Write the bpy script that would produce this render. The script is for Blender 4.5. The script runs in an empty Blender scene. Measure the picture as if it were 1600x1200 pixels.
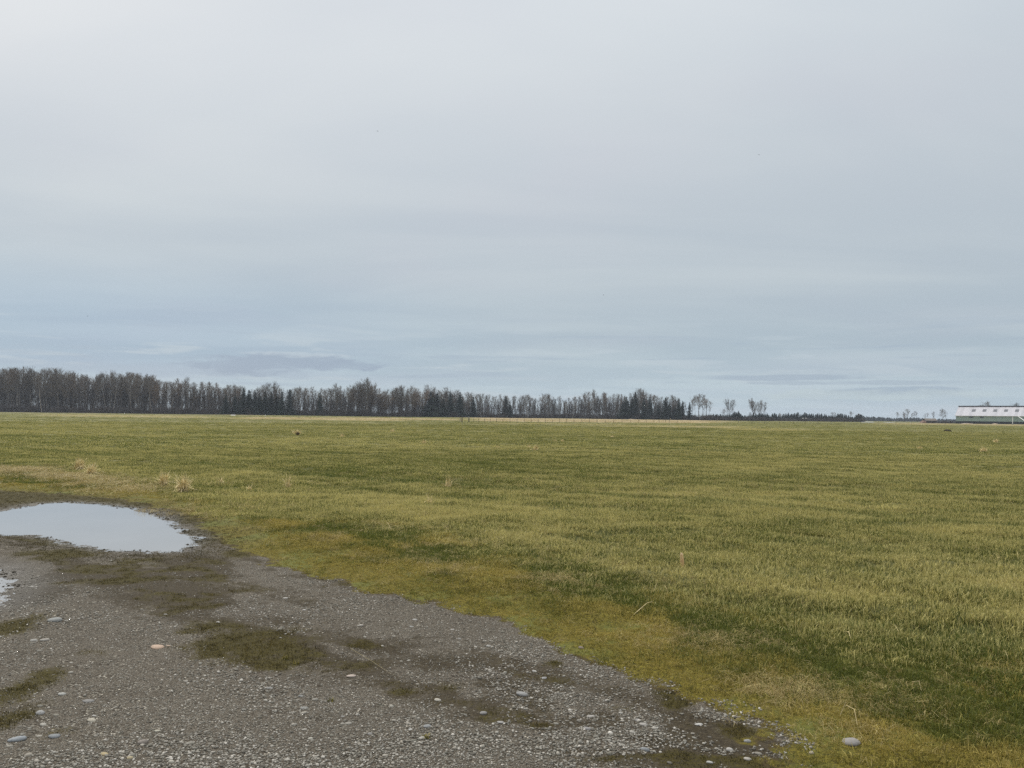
import bpy, math, random
import numpy as np
from mathutils import Vector, Matrix, Quaternion

R = math.radians
rng = np.random.default_rng(7)
random.seed(7)
scene = bpy.context.scene
C = scene.collection

# ------------------------------------------------------------------ camera
CAM_H = 1.6
F = 1186.0                      # focal length in pixels of the 1600 px wide photograph
PITCH, ROLL = R(2.41), 0.012
fwd = Vector((0, math.cos(PITCH), math.sin(PITCH)))
up0 = Vector((0, -math.sin(PITCH), math.cos(PITCH)))
rt0 = Vector((1, 0, 0))
rt = rt0 * math.cos(ROLL) + up0 * math.sin(ROLL)
up = -rt0 * math.sin(ROLL) + up0 * math.cos(ROLL)
cam_data = bpy.data.cameras.new('camera')
cam = bpy.data.objects.new('camera', cam_data)
C.objects.link(cam)
cam.matrix_world = Matrix(((rt.x, up.x, -fwd.x, 0), (rt.y, up.y, -fwd.y, 0), (rt.z, up.z, -fwd.z, CAM_H), (0, 0, 0, 1)))
cam_data.sensor_width = 36
cam_data.lens = 36 * F / 1600
cam_data.clip_start = 0.05
cam_data.clip_end = 12000
scene.camera = cam

# ------------------------------------------------------------------ light
SUN_EL, SUN_AZ = R(38), R(-42)          # azimuth from +Y towards +X
w = bpy.data.worlds.new('World')
scene.world = w
w.use_nodes = True
nt = w.node_tree
nt.nodes.clear()


class NB:
    """tiny node builder"""
    def __init__(s, tree):
        s.t = tree

    def n(s, typ, **kw):
        x = s.t.nodes.new(typ)
        for k, v in kw.items():
            setattr(x, k, v)
        return x

    def put(s, sock, v):
        if isinstance(v, bpy.types.NodeSocket):
            s.t.links.new(v, sock)
        elif v is not None:
            sock.default_value = v

    def math(s, op, a, b=None, c=None, clamp=False):
        x = s.n('ShaderNodeMath', operation=op, use_clamp=clamp)
        s.put(x.inputs[0], a)
        s.put(x.inputs[1], b)
        s.put(x.inputs[2], c)
        return x.outputs[0]

    def noise(s, vec, scale, detail=4, rough=.55, dist=0):
        x = s.n('ShaderNodeTexNoise')
        s.put(x.inputs['Vector'], vec)
        x.inputs['Scale'].default_value = scale
        x.inputs['Detail'].default_value = detail
        x.inputs['Roughness'].default_value = rough
        x.inputs['Distortion'].default_value = dist
        return x.outputs['Fac']

    def ramp(s, fac, stops, interp='LINEAR'):
        x = s.n('ShaderNodeValToRGB')
        x.color_ramp.interpolation = interp
        e = x.color_ramp.elements
        while len(e) > 1:
            e.remove(e[-1])
        for i, (p, c) in enumerate(stops):
            if i == 0:
                e[0].position = p
            el = e[0] if i == 0 else e.new(p)
            el.color = (*c, 1) if len(c) == 3 else c
        s.put(x.inputs[0], fac)
        return x.outputs[0]

    def step(s, v, a, b):
        x = s.n('ShaderNodeMapRange', interpolation_type='SMOOTHSTEP')
        s.put(x.inputs['Value'], v)
        x.inputs['From Min'].default_value = a
        x.inputs['From Max'].default_value = b
        return x.outputs[0]

    def mix(s, fac, a, b, blend='MIX'):
        x = s.n('ShaderNodeMix', data_type='RGBA', blend_type=blend)
        s.put(x.inputs[0], fac)
        s.put(x.inputs[6], (*a, 1) if isinstance(a, tuple) and len(a) == 3 else a)
        s.put(x.inputs[7], (*b, 1) if isinstance(b, tuple) and len(b) == 3 else b)
        return x.outputs[2]

    def vmul(s, v, f):
        x = s.n('ShaderNodeVectorMath', operation='MULTIPLY')
        s.put(x.inputs[0], v)
        x.inputs[1].default_value = f
        return x.outputs[0]

    def comb(s, x_, y_, z_):
        x = s.n('ShaderNodeCombineXYZ')
        s.put(x.inputs[0], x_)
        s.put(x.inputs[1], y_)
        s.put(x.inputs[2], z_)
        return x.outputs[0]


b = NB(nt)
tc = b.n('ShaderNodeTexCoord')
sep = b.n('ShaderNodeSeparateXYZ')
nt.links.new(tc.outputs['Generated'], sep.inputs[0])
dx, dy, dz = sep.outputs
sky = b.n('ShaderNodeTexSky', sky_type='NISHITA')
sky.sun_disc = False
sky.sun_elevation = SUN_EL
sky.sun_rotation = SUN_AZ
sky.air_density = 1.0
sky.dust_density = 2.0
# an overcast layer seen from below: direction projected on a high plane
den = b.math('ADD', b.math('MAXIMUM', dz, 0.0), 0.09)
px_, py_ = b.math('DIVIDE', dx, den), b.math('DIVIDE', dy, den)
pl = b.comb(px_, py_, 0)
elev = b.math('MAXIMUM', dz, 0.0)
base = b.ramp(elev, [(0.0, (.50, .60, .655)), (.035, (.475, .58, .65)), (.09, (.445, .535, .60)), (.17, (.505, .572, .62)),
                     (.26, (.56, .615, .655)), (.38, (.61, .66, .70)), (.50, (.68, .735, .775)), (.62, (1.3, 1.33, 1.35)), (.8, (2.3, 2.32, 2.32)), (1, (2.8, 2.8, 2.8))])
# left side brighter high up, right side greyer
sidev = b.math('ADD', dx, b.math('MULTIPLY', b.noise(pl, .55, 2, .5), .3))
side = b.step(sidev, .55, -.45)
sidehi = b.math('MULTIPLY', side, b.step(elev, .26, .52))
base = b.mix(sidehi, base, (.72, .75, .775))
# bluer band low on the left
blue = b.math('MULTIPLY', b.step(sidev, .25, -.35), b.math('MULTIPLY', b.step(elev, .02, .06), b.step(elev, .21, .09)))
base = b.mix(b.math('MULTIPLY', blue, .7), base, (.33, .455, .59))
big = b.noise(b.vmul(pl, (.35, .8, 1)), 1.0, 5, .5, .4)
base = b.mix(b.step(big, .38, .66), b.mix(1, base, (.93, .945, .965), 'MULTIPLY'), b.mix(1, base, (1.06, 1.05, 1.035), 'MULTIPLY'))
warm = b.noise(b.vmul(pl, (.6, .6, 1)), .9, 3, .5, .3)
base = b.mix(b.math('MULTIPLY', b.step(warm, .45, .68), .5), base, b.mix(1, base, (1.05, 1.0, 1.015), 'MULTIPLY'))
# faint streaked cloudlets low over the horizon
st = b.noise(b.comb(b.math('MULTIPLY', dx, 7.0), b.math('MULTIPLY', dz, 60.0), dy), 1.0, 6, .58, .5)
lowm = b.math('MULTIPLY', b.step(elev, .0, .012), b.step(elev, .15, .07))
base = b.mix(b.math('MULTIPLY', b.math('MULTIPLY', b.step(st, .52, .66), lowm), .55), base, (.52, .60, .66))
st2 = b.noise(b.comb(b.math('MULTIPLY', dx, 5.0), b.math('MULTIPLY', dz, 85.0), b.math('ADD', dy, 3.0)), 1.0, 5, .55, .3)
base = b.mix(b.math('MULTIPLY', b.math('MULTIPLY', b.step(st2, .56, .68), lowm), .5), base, (.36, .45, .555))


def cloudlet(base, az, el, ra, re, col, amt, seed):
    ux, uz = math.sin(R(az)), math.sin(R(el))
    q = b.math('ADD', b.math('POWER', b.math('DIVIDE', b.math('SUBTRACT', dx, ux), math.sin(R(ra))), 2),
               b.math('POWER', b.math('DIVIDE', b.math('SUBTRACT', dz, uz), math.sin(R(re))), 2))
    nn = b.noise(b.comb(b.math('MULTIPLY', dx, 16.0), b.math('MULTIPLY', dz, 70.0), b.math('ADD', dy, seed)), 1.0, 6, .6, .4)
    m = b.step(b.math('ADD', q, b.math('MULTIPLY', b.math('SUBTRACT', nn, .5), 5.0)), 1.3, .2)
    m = b.math('MULTIPLY', m, b.step(dy, 0, .2))
    return b.mix(b.math('MULTIPLY', m, amt), base, col)


base = cloudlet(base, -23, 2.9, 9.0, .5, (.36, .45, .56), .55, 31.7)
base = cloudlet(base, -17, 3.5, 6.5, .75, (.31, .395, .51), .95, 1.7)
base = cloudlet(base, -16.0, 4.25, 3.5, .25, (.52, .60, .67), .6, 4.7)
base = cloudlet(base, 19.0, 2.95, 6.5, .20, (.37, .455, .55), .8, 8.1)
base = cloudlet(base, 24.0, 2.55, 8.0, .16, (.39, .475, .565), .7, 21.1)
base = cloudlet(base, 27, 2.0, 4.0, .28, (.36, .45, .545), .85, 12.1)
base = cloudlet(base, 25, 1.7, 7.0, .4, (.53, .62, .64), .5, 15.1)
below = b.step(dz, 0.0, -.02)
base = b.mix(below, base, (.12, .13, .09))
bg1 = b.n('ShaderNodeBackground')
bg1.inputs[1].default_value = .10
nt.links.new(sky.outputs[0], bg1.inputs[0])
bg2 = b.n('ShaderNodeBackground')
b.put(bg2.inputs[0], base)
bg2.inputs[1].default_value = 1.0
mx = b.n('ShaderNodeMixShader')
mx.inputs[0].default_value = .93
nt.links.new(bg1.outputs[0], mx.inputs[1])
nt.links.new(bg2.outputs[0], mx.inputs[2])
wo = b.n('ShaderNodeOutputWorld')
nt.links.new(mx.outputs[0], wo.inputs[0])

sd = bpy.data.lights.new('sun', 'SUN')
sd.energy = 3.0
sd.angle = R(14)
sd.color = (1, .955, .88)
sun = bpy.data.objects.new('sun', sd)
C.objects.link(sun)
tosun = Vector((math.sin(SUN_AZ) * math.cos(SUN_EL), math.cos(SUN_AZ) * math.cos(SUN_EL), math.sin(SUN_EL)))
sun.rotation_euler = tosun.to_track_quat('Z', 'Y').to_euler()
sun.location = (0, 0, 50)

scene.view_settings.view_transform = 'Standard'
scene.view_settings.look = 'None'
scene.view_settings.exposure = 0
scene.view_settings.gamma = 1
scene.cycles.use_denoising = False
scene.cycles.use_adaptive_sampling = False
scene.cycles.max_bounces = 5
scene.cycles.diffuse_bounces = 2
scene.cycles.volume_bounces = 0
scene.cycles.caustics_reflective = False
scene.cycles.caustics_refractive = False

# ------------------------------------------------------------------ helpers
def ray(px, py):
    d = rt * ((px - 800) / F) + up * ((600 - py) / F) + fwd
    return d


def gp(px, py, z=0.0):
    """pixel of the photograph -> point on the ground"""
    d = ray(px, py)
    t = (z - CAM_H) / d.z
    return (d.x * t, d.y * t)


def atY(px, py, Y):
    d = ray(px, py)
    t = Y / d.y
    return Vector((d.x * t, Y, CAM_H + d.z * t))


_tab = np.random.default_rng(11).random((256, 256))


def vnoise(x, y):
    xi, yi = np.floor(x).astype(int), np.floor(y).astype(int)
    fx, fy = x - xi, y - yi
    fx, fy = fx * fx * (3 - 2 * fx), fy * fy * (3 - 2 * fy)
    t = lambda i, j: _tab[(i * 7 + j * 3) & 255, (j * 5 + i) & 255]
    a = t(xi, yi) * (1 - fx) + t(xi + 1, yi) * fx
    c = t(xi, yi + 1) * (1 - fx) + t(xi + 1, yi + 1) * fx
    return a * (1 - fy) + c * fy


def fbm(x, y, oct=4, gain=.5):
    s, a, n = 0, 1, 0
    for i in range(oct):
        s = s + a * vnoise(x * 2 ** i + 17.3 * i, y * 2 ** i - 9.1 * i)
        n += a
        a *= gain
    return s / n


def sst(v, a, c):
    t = np.clip((v - a) / (c - a), 0, 1)
    return t * t * (3 - 2 * t)


def poly_sd(x, y, P):
    """signed distance to a closed polygon, positive inside"""
    P = np.asarray(P, float)
    d = np.full(x.shape, 1e9)
    ins = np.zeros(x.shape, bool)
    for i in range(len(P)):
        a, c = P[i], P[(i + 1) % len(P)]
        e = c - a
        t = np.clip(((x - a[0]) * e[0] + (y - a[1]) * e[1]) / max(e @ e, 1e-12), 0, 1)
        d = np.minimum(d, (x - a[0] - t * e[0]) ** 2 + (y - a[1] - t * e[1]) ** 2)
        cr = ((a[1] > y) != (c[1] > y))
        with np.errstate(divide='ignore', invalid='ignore'):
            xx = (c[0] - a[0]) * (y - a[1]) / (c[1] - a[1] if c[1] != a[1] else 1e-9) + a[0]
        ins ^= cr & (x < xx)
    d = np.sqrt(d)
    return np.where(ins, d, -d)


def fine(P, n=4):
    """Catmull-Rom through the points"""
    P = [np.array(p, float) for p in P]
    out = []
    for i in range(len(P) - 1):
        p0, p1, p2, p3 = P[max(i - 1, 0)], P[i], P[i + 1], P[min(i + 2, len(P) - 1)]
        for k in range(n):
            t = k / n
            out.append(.5 * ((2 * p1) + (p2 - p0) * t + (2 * p0 - 5 * p1 + 4 * p2 - p3) * t * t + (3 * p1 - p0 - 3 * p2 + p3) * t ** 3))
    out.append(P[-1])
    return out


# outlines of the gravel, the field and the puddles, on the ground
edgeA = [(0, 768), (100, 774), (200, 785), (285, 806), (330, 838), (350, 858), (372, 870), (410, 882), (500, 905), (560, 916), (600, 936), (700, 955), (780, 984),
         (830, 1008), (900, 1030), (980, 1066), (1060, 1094), (1145, 1114), (1210, 1156), (1262, 1197)]
GA = fine([gp(*p) for p in edgeA])
GRAVEL = [(-60, 30)] + [(-22, 18.5)] + GA + [(2.0, 2.8), (4, 1.0), (9, -6), (9, -20), (-60, -20)]
edgeB = [(0, 732), (100, 745), (200, 762), (300, 792), (400, 812), (480, 818), (560, 826), (640, 838), (700, 850), (800, 880), (900, 915), (1000, 945), (1100, 968),
         (1200, 1000), (1300, 1024), (1400, 1040), (1500, 1052), (1600, 1062)]
GB = fine([gp(*p) for p in edgeB])
FIELD = [(-200, 60), (-60, 33), (-26, 23)] + GB + [(4.6, 3.9), (7, 3.0), (12, 0), (200, -60), (9000, 0), (9000, 9000), (-9000, 9000)]
pud1 = [(-160, 800), (-60, 801), (0, 799), (25, 794), (60, 787), (110, 784.5), (160, 788), (210, 795), (245, 803), (262, 811), (268, 818), (286, 828), (309, 838), (312, 845), (296, 857), (280, 863),
        (240, 864), (200, 862.5), (150, 858), (112, 852), (85, 843), (50, 838), (0, 836.5), (-80, 836), (-160, 838)]
PUD1 = [gp(*p) for p in pud1]
pud2 = [(-200, 880), (-60, 880), (-5, 890), (14, 900), (22, 915), (20, 930), (8, 945), (-40, 955), (-200, 960)]
PUD2 = [gp(*p) for p in pud2]


def blob(x, y, px, py, rx, ry, soft=1.0):
    """soft patch given by its centre and half sizes as read off the photograph, laid on the ground"""
    c = gp(px, py)
    a = gp(px + rx, py)
    t1, t2 = gp(px, py - ry), gp(px, py + ry)
    hx = abs(a[0] - c[0])
    hy = abs(t1[1] - t2[1]) / 2
    q = ((x - c[0]) / hx) ** 2 + ((y - c[1]) / hy) ** 2
    return np.exp(-q / soft)


MOSS = [(30, 1085, 50, 42, 1), (18, 985, 45, 28, .9), (20, 1130, 45, 40, .8), (395, 1010, 110, 36, 1), (330, 985, 80, 22, .6), (430, 1035, 60, 20, .9), (150, 1027, 40, 10, .6), (250, 950, 60, 14, .5),
        (110, 868, 70, 14, .9), (210, 880, 80, 12, .6), (280, 890, 60, 14, .5), (560, 1045, 70, 12, .6), (700, 1080, 60, 14, .5), (640, 1085, 50, 10, .6), (850, 1120, 60, 20, .4), (90, 1150, 40, 16, .6),
        (335, 832, 55, 22, 1.3), (300, 812, 40, 10, 1.2), (380, 866, 40, 12, 1.0), (60, 868, 60, 8, .8), (200, 790, 90, 5, 1), (865, 1045, 26, 8, .8), (1050, 1098, 40, 18, .9), (1160, 1150, 50, 20, .7), (960, 1110, 60, 12, .5), (790, 1150, 60, 14, .4), (350, 920, 70, 14, .45)]
DIRT = [(600, 1010, 120, 14, .7), (700, 1040, 110, 22, .9), (800, 1085, 60, 26, .7), (430, 975, 140, 16, .6), (640, 1090, 60, 14, .8), (840, 1140, 70, 18, .7), (60, 930, 70, 22, 1), (300, 880, 90, 14, .8),
        (520, 990, 90, 12, .6), (900, 1180, 90, 14, .6), (560, 1020, 60, 14, .6), (480, 1060, 70, 14, .5)]


def zones(x, y):
    x, y = np.asarray(x, float), np.asarray(y, float)
    wob = (fbm(x * 1.7, y * 1.7, 4) - .5) * .62 + (fbm(x * 5, y * 5, 4) - .5) * .30 + (fbm(x * 14, y * 14, 3) - .5) * .20
    far = np.hypot(x, y)
    sA = poly_sd(x, y, GRAVEL) + wob * .8
    sB = poly_sd(x, y, FIELD) + wob * 1.1
    s1 = poly_sd(x, y, PUD1)
    s2 = poly_sd(x, y, PUD2)
    m = np.zeros(x.shape)
    for px, py, rx, ry, a in MOSS:
        m = np.maximum(m, a * blob(x, y, px, py, rx, ry))
    d = np.zeros(x.shape)
    for px, py, rx, ry, a in DIRT:
        d = np.maximum(d, a * blob(x, y, px, py, rx, ry))
    # long flat mossy streaks left between the wheel tracks
    strk = fbm(x * 1.1 + 3, y * 1.6, 4)
    # the muddy, half mossy bands run from the puddle down to the lower right
    a_ = x * .80 - y * .60
    b_ = x * .60 + y * .80
    strk2 = fbm(a_ * .8 + 13, b_ * 2.2 + 3, 5)
    strk3 = fbm(x * 2.5 + 7, y * 4.5 + 1, 4)
    zonew = .18 + .82 * np.exp(-((b_ - 3.6 + .3 * (fbm(x, y, 2) - .5)) / .6) ** 2)
    zonew = np.maximum(zonew, sst(y, 6.0, 7.6))
    d = np.maximum(d, sst(strk2, .41, .60) * zonew * .95)
    d = np.maximum(d, sst(strk3, .52, .68) * .7 * zonew)
    m = np.maximum(m, sst(strk2 * .6 + strk3 * .4, .49, .64) * .7 * zonew)
    m = m * (.35 + 1.3 * fbm(x * 6, y * 6, 4)) * 1.0
    return dict(sA=sA, sB=sB, s1=s1, s2=s2, moss=np.clip(m, 0, 1), dirt=np.clip(d, 0, 1), far=far, wob=wob)


ca, sa = math.cos(R(-35)), math.sin(R(-35))


def rows(x, y):
    """old drill rows and wheel lines running across the field"""
    u, v = x * ca + y * sa, -x * sa + y * ca
    wv = v + (fbm(u * .05, v * .05, 2) - .5) * 1.6
    a = sst(np.cos(wv * 2 * np.pi / 1.9), .55, .98) * sst(fbm(u * .11 + 3, v * .8, 3), .38, .62)
    c = sst(np.cos(wv * 2 * np.pi / 7.3 + 1), .93, .995) * sst(fbm(u * .07 + 23, v * .4, 3), .35, .55)
    return np.maximum(a * .6, c)




def lushness(x, y):
    """dark, thicker bands of grass running across the field, slightly down to the right"""
    u, v = x * ca + y * sa, -x * sa + y * ca
    n1 = fbm(u * .09, v * 1.3 + 4, 4)
    n2 = fbm(u * .05 + 9, v * .16, 3)
    n3 = fbm(u * .45 + 5, v * 2.8 + 1, 3)
    l = sst(n1, .60, .76) * .42 + sst(n3, .60, .80) * .4
    for px, py, rx, ry, a in [(1390, 862, 170, 12, 1.1), (1450, 852, 60, 10, .9), (1250, 822, 100, 9, .8), (1400, 832, 40, 5, .8), (1270, 773, 60, 3, .9), (1540, 730, 60, 2.5, .9), (1170, 745, 50, 2.5, .8), (1430, 792, 60, 3, .7),
                              (600, 760, 22, 4, 1), (470, 728, 60, 3, .9), (285, 727, 22, 2.5, 1), (850, 770, 50, 4, .9), (1080, 800, 50, 7, .8), (1120, 762, 160, 3, .8), (1570, 790, 60, 4, .9),
                              (660, 832, 60, 4, .9), (1330, 905, 60, 6, .6), (1410, 976, 40, 6, .8), (60, 735, 50, 4, .7), (1500, 935, 50, 8, .5), (940, 890, 60, 8, .6), (390, 752, 60, 4, .6), (1230, 885, 50, 6, .6),
                              (800, 735, 300, 2, .5), (1200, 712, 250, 2, .5), (500, 706, 200, 1.6, .5), (350, 700, 120, 2, .5), (700, 715, 150, 1.5, .5)]:
        l = np.maximum(l, a * .8 * blob(x, y, px, py, rx, ry, .9) * (.2 + 1.4 * n3))
    return np.clip(np.maximum(l * (.2 + .42 * n2), rows(x, y) * .55), 0, 1)


def height(x, y, Z=None):
    Z = Z or zones(x, y)
    r = Z['far']
    u, v = x * ca + y * sa, -x * sa + y * ca
    fld = sst(Z['sB'], -.3, .8)
    low = (fbm(x / 7, y / 7, 3) - .5) * .05 + .022
    grav = (fbm(x * .9, y * .9, 4) - .5) * .035 + (fbm(x * 7, y * 7, 3) - .5) * .012
    verge = sst(-Z['sA'], -.05, .9)
    z = low * .8 + grav * (1 - verge * .4) + verge * (.035 + (fbm(x * 3, y * 3, 4) - .5) * .06)
    z = z + fld * ((fbm(u * .22, v * 1.1, 4) - .5) * .13 + (fbm(x * 2.1, y * 2.1, 3) - .5) * .05) * (1 - .0 * r)
    z = z - fld * rows(x, y) * .025
    z = z + sst(r, 30, 200) * (fbm(x / 45, y / 30, 3) - .5) * .35
    # shallow bowls that hold the puddles
    for s, dep in ((Z['s1'], .07), (Z['s2'], .05)):
        wgt = np.exp(-(np.clip(s, -9, 0) / .45) ** 2)
        rag = ((fbm(x * 5, y * 5, 4) - .5) * .020 + (fbm(x * 15, y * 15, 4) - .5) * .022) * (1 if s is Z['s1'] else .45)
        bowl = np.where(s > 0, -dep * sst(s, 0, .7), -s * .06) + rag * np.exp(-(s / .35) ** 2)
        z = z * (1 - wgt) + bowl * wgt
    return z


def hz(x, y):
    return float(height(np.array([x], float), np.array([y], float))[0])


def mesh(name, V, Fa, mat=None, parent=None, smooth=False, link=True):
    me = bpy.data.meshes.new(name)
    V = np.asarray(V, np.float32).reshape(-1, 3)
    if isinstance(Fa, np.ndarray):
        k = Fa.shape[1]
        me.vertices.add(len(V))
        me.vertices.foreach_set('co', V.ravel())
        me.loops.add(Fa.size)
        me.loops.foreach_set('vertex_index', Fa.astype(np.int32).ravel())
        me.polygons.add(len(Fa))
        me.polygons.foreach_set('loop_start', np.arange(0, Fa.size, k, dtype=np.int32))
        me.update(calc_edges=True)
    else:
        me.from_pydata(V.tolist(), [], Fa)
        me.update()
    if mat:
        me.materials.append(mat)
    me.polygons.foreach_set('use_smooth', [smooth] * len(me.polygons))
    o = bpy.data.objects.new(name, me)
    if link:
        C.objects.link(o)
    if parent:
        o.parent = parent
    return o


def attr(o, name, vals):
    vals = np.asarray(vals, np.float32)
    if vals.ndim == 1:
        a = o.data.attributes.new(name, 'FLOAT', 'POINT')
        a.data.foreach_set('value', vals)
    else:
        if vals.shape[1] == 3:
            vals = np.concatenate([vals, np.ones((len(vals), 1), np.float32)], 1)
        a = o.data.attributes.new(name, 'FLOAT_COLOR', 'POINT')
        a.data.foreach_set('color', vals.ravel())


def tag(o, label=None, cat=None, group=None, kind=None):
    if label:
        o['label'] = label
    if cat:
        o['category'] = cat
    if group:
        o['group'] = group
    if kind:
        o['kind'] = kind
    return o


def empty(name, loc, rz=0):
    o = bpy.data.objects.new(name, None)
    o.empty_display_size = .2
    C.objects.link(o)
    o.location = loc
    o.rotation_euler = (0, 0, rz)
    return o


def tan_strips(xx, yy):
    """far straw-coloured strips in the field"""
    tn = np.zeros(len(xx))
    az = xx / np.maximum(yy, .1) * F + 800
    e = (fbm(xx / 25, yy / 9, 3) - .5)
    for px0, px1, py0, py1, amt in [(735, 1120, 652.5, 660.2, 1), (380, 620, 652.8, 657, .8), (540, 740, 653.5, 656.5, .9), (0, 420, 644, 646.8, .5), (760, 960, 662, 664, .5), (960, 1160, 666, 668.5, .6),
                                    (1160, 1260, 671, 673.5, .4), (1500, 1600, 661.5, 665, .6), (1380, 1500, 661, 664, .45), (80, 330, 648.5, 652, .45)]:
        pm = (px0 + px1) / 2
        hor = 600 + F * math.tan(PITCH) + (pm - 800) * ROLL
        Ya, Yb_ = CAM_H * F / max(py1 - hor, .5), CAM_H * F / max(py0 - hor, 3.0)
        Yb_ = min(Yb_, 560)
        tn = np.maximum(tn, amt * sst(az + e * 120, px0 - 25, px0 + 25) * sst(-az + e * 120, -px1 - 25, -px1 + 25) * sst(yy + e * 12, Ya - 4, Ya + 4) * sst(-yy + e * 30, -Yb_ - 20, -Yb_ + 20) * (yy > 1))
    return tn


class MB:
    """collects shapes; build() links them as one mesh"""
    def __init__(s):
        s.v, s.f = [], []
        s.n = 0

    def add(s, V, Fs):
        s.v.append(np.asarray(V, float))
        s.f += [[i + s.n for i in f] for f in Fs]
        s.n += len(V)

    def box(s, x0, x1, y0, y1, z0, z1):
        s.add([(x0, y0, z0), (x1, y0, z0), (x1, y1, z0), (x0, y1, z0), (x0, y0, z1), (x1, y0, z1), (x1, y1, z1), (x0, y1, z1)],
              [(3, 2, 1, 0), (4, 5, 6, 7), (0, 1, 5, 4), (1, 2, 6, 5), (2, 3, 7, 6), (3, 0, 4, 7)])

    def tube(s, pts, rad, sides=3, cap=False):
        pts = [np.asarray(p, float) for p in pts]
        d = pts[-1] - pts[0]
        d = d / (np.linalg.norm(d) + 1e-9)
        a = np.cross(d, (0, 0, 1) if abs(d[2]) < .9 else (1, 0, 0))
        a /= np.linalg.norm(a)
        c = np.cross(d, a)
        V, Fs = [], []
        for p, r in zip(pts, rad):
            for k in range(sides):
                t = 2 * math.pi * k / sides
                V.append(p + r * (math.cos(t) * a + math.sin(t) * c))
        for i in range(len(pts) - 1):
            for k in range(sides):
                k2 = (k + 1) % sides
                Fs.append((i * sides + k, i * sides + k2, (i + 1) * sides + k2, (i + 1) * sides + k))
        if cap:
            Fs.append(tuple(range(sides))[::-1])
            Fs.append(tuple((len(pts) - 1) * sides + k for k in range(sides)))
        s.add(V, Fs)

    def build(s, name, mat, parent=None, smooth=False, link=True):
        V = np.concatenate(s.v)
        return mesh(name, V, s.f, mat, parent, smooth, link)


# ------------------------------------------------------------------ materials
def material(name):
    m = bpy.data.materials.new(name)
    m.use_nodes = True
    m.node_tree.nodes.clear()
    q = NB(m.node_tree)
    out = q.n('ShaderNodeOutputMaterial')
    p = q.n('ShaderNodeBsdfPrincipled')
    m.node_tree.links.new(p.outputs[0], out.inputs[0])
    q.out = out
    q.p = p
    p.inputs['Specular IOR Level'].default_value = .3
    return m, q


def simple(name, c1, c2=None, scale=3, rough=.8, metallic=0, spec=.3, objrand=0, bump=0):
    m, q = material(name)
    tcn = q.n('ShaderNodeTexCoord').outputs['Object']
    col = q.mix(q.step(q.noise(tcn, scale, 5), .35, .65), c1, c2 or c1)
    if objrand:
        oi = q.n('ShaderNodeObjectInfo').outputs['Random']
        v = q.math('ADD', q.math('MULTIPLY', oi, objrand * 2), 1 - objrand)
        col = q.mix(1, col, q.comb(v, v, v), 'MULTIPLY')
    q.put(q.p.inputs['Base Color'], col)
    q.p.inputs['Roughness'].default_value = rough
    q.p.inputs['Metallic'].default_value = metallic
    q.p.inputs['Specular IOR Level'].default_value = spec
    if bump:
        bn = q.n('ShaderNodeBump')
        bn.inputs['Strength'].default_value = bump
        bn.inputs['Distance'].default_value = .01
        q.put(bn.inputs['Height'], q.noise(tcn, scale * 4, 6))
        q.put(q.p.inputs['Normal'], bn.outputs[0])
    return m


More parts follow.
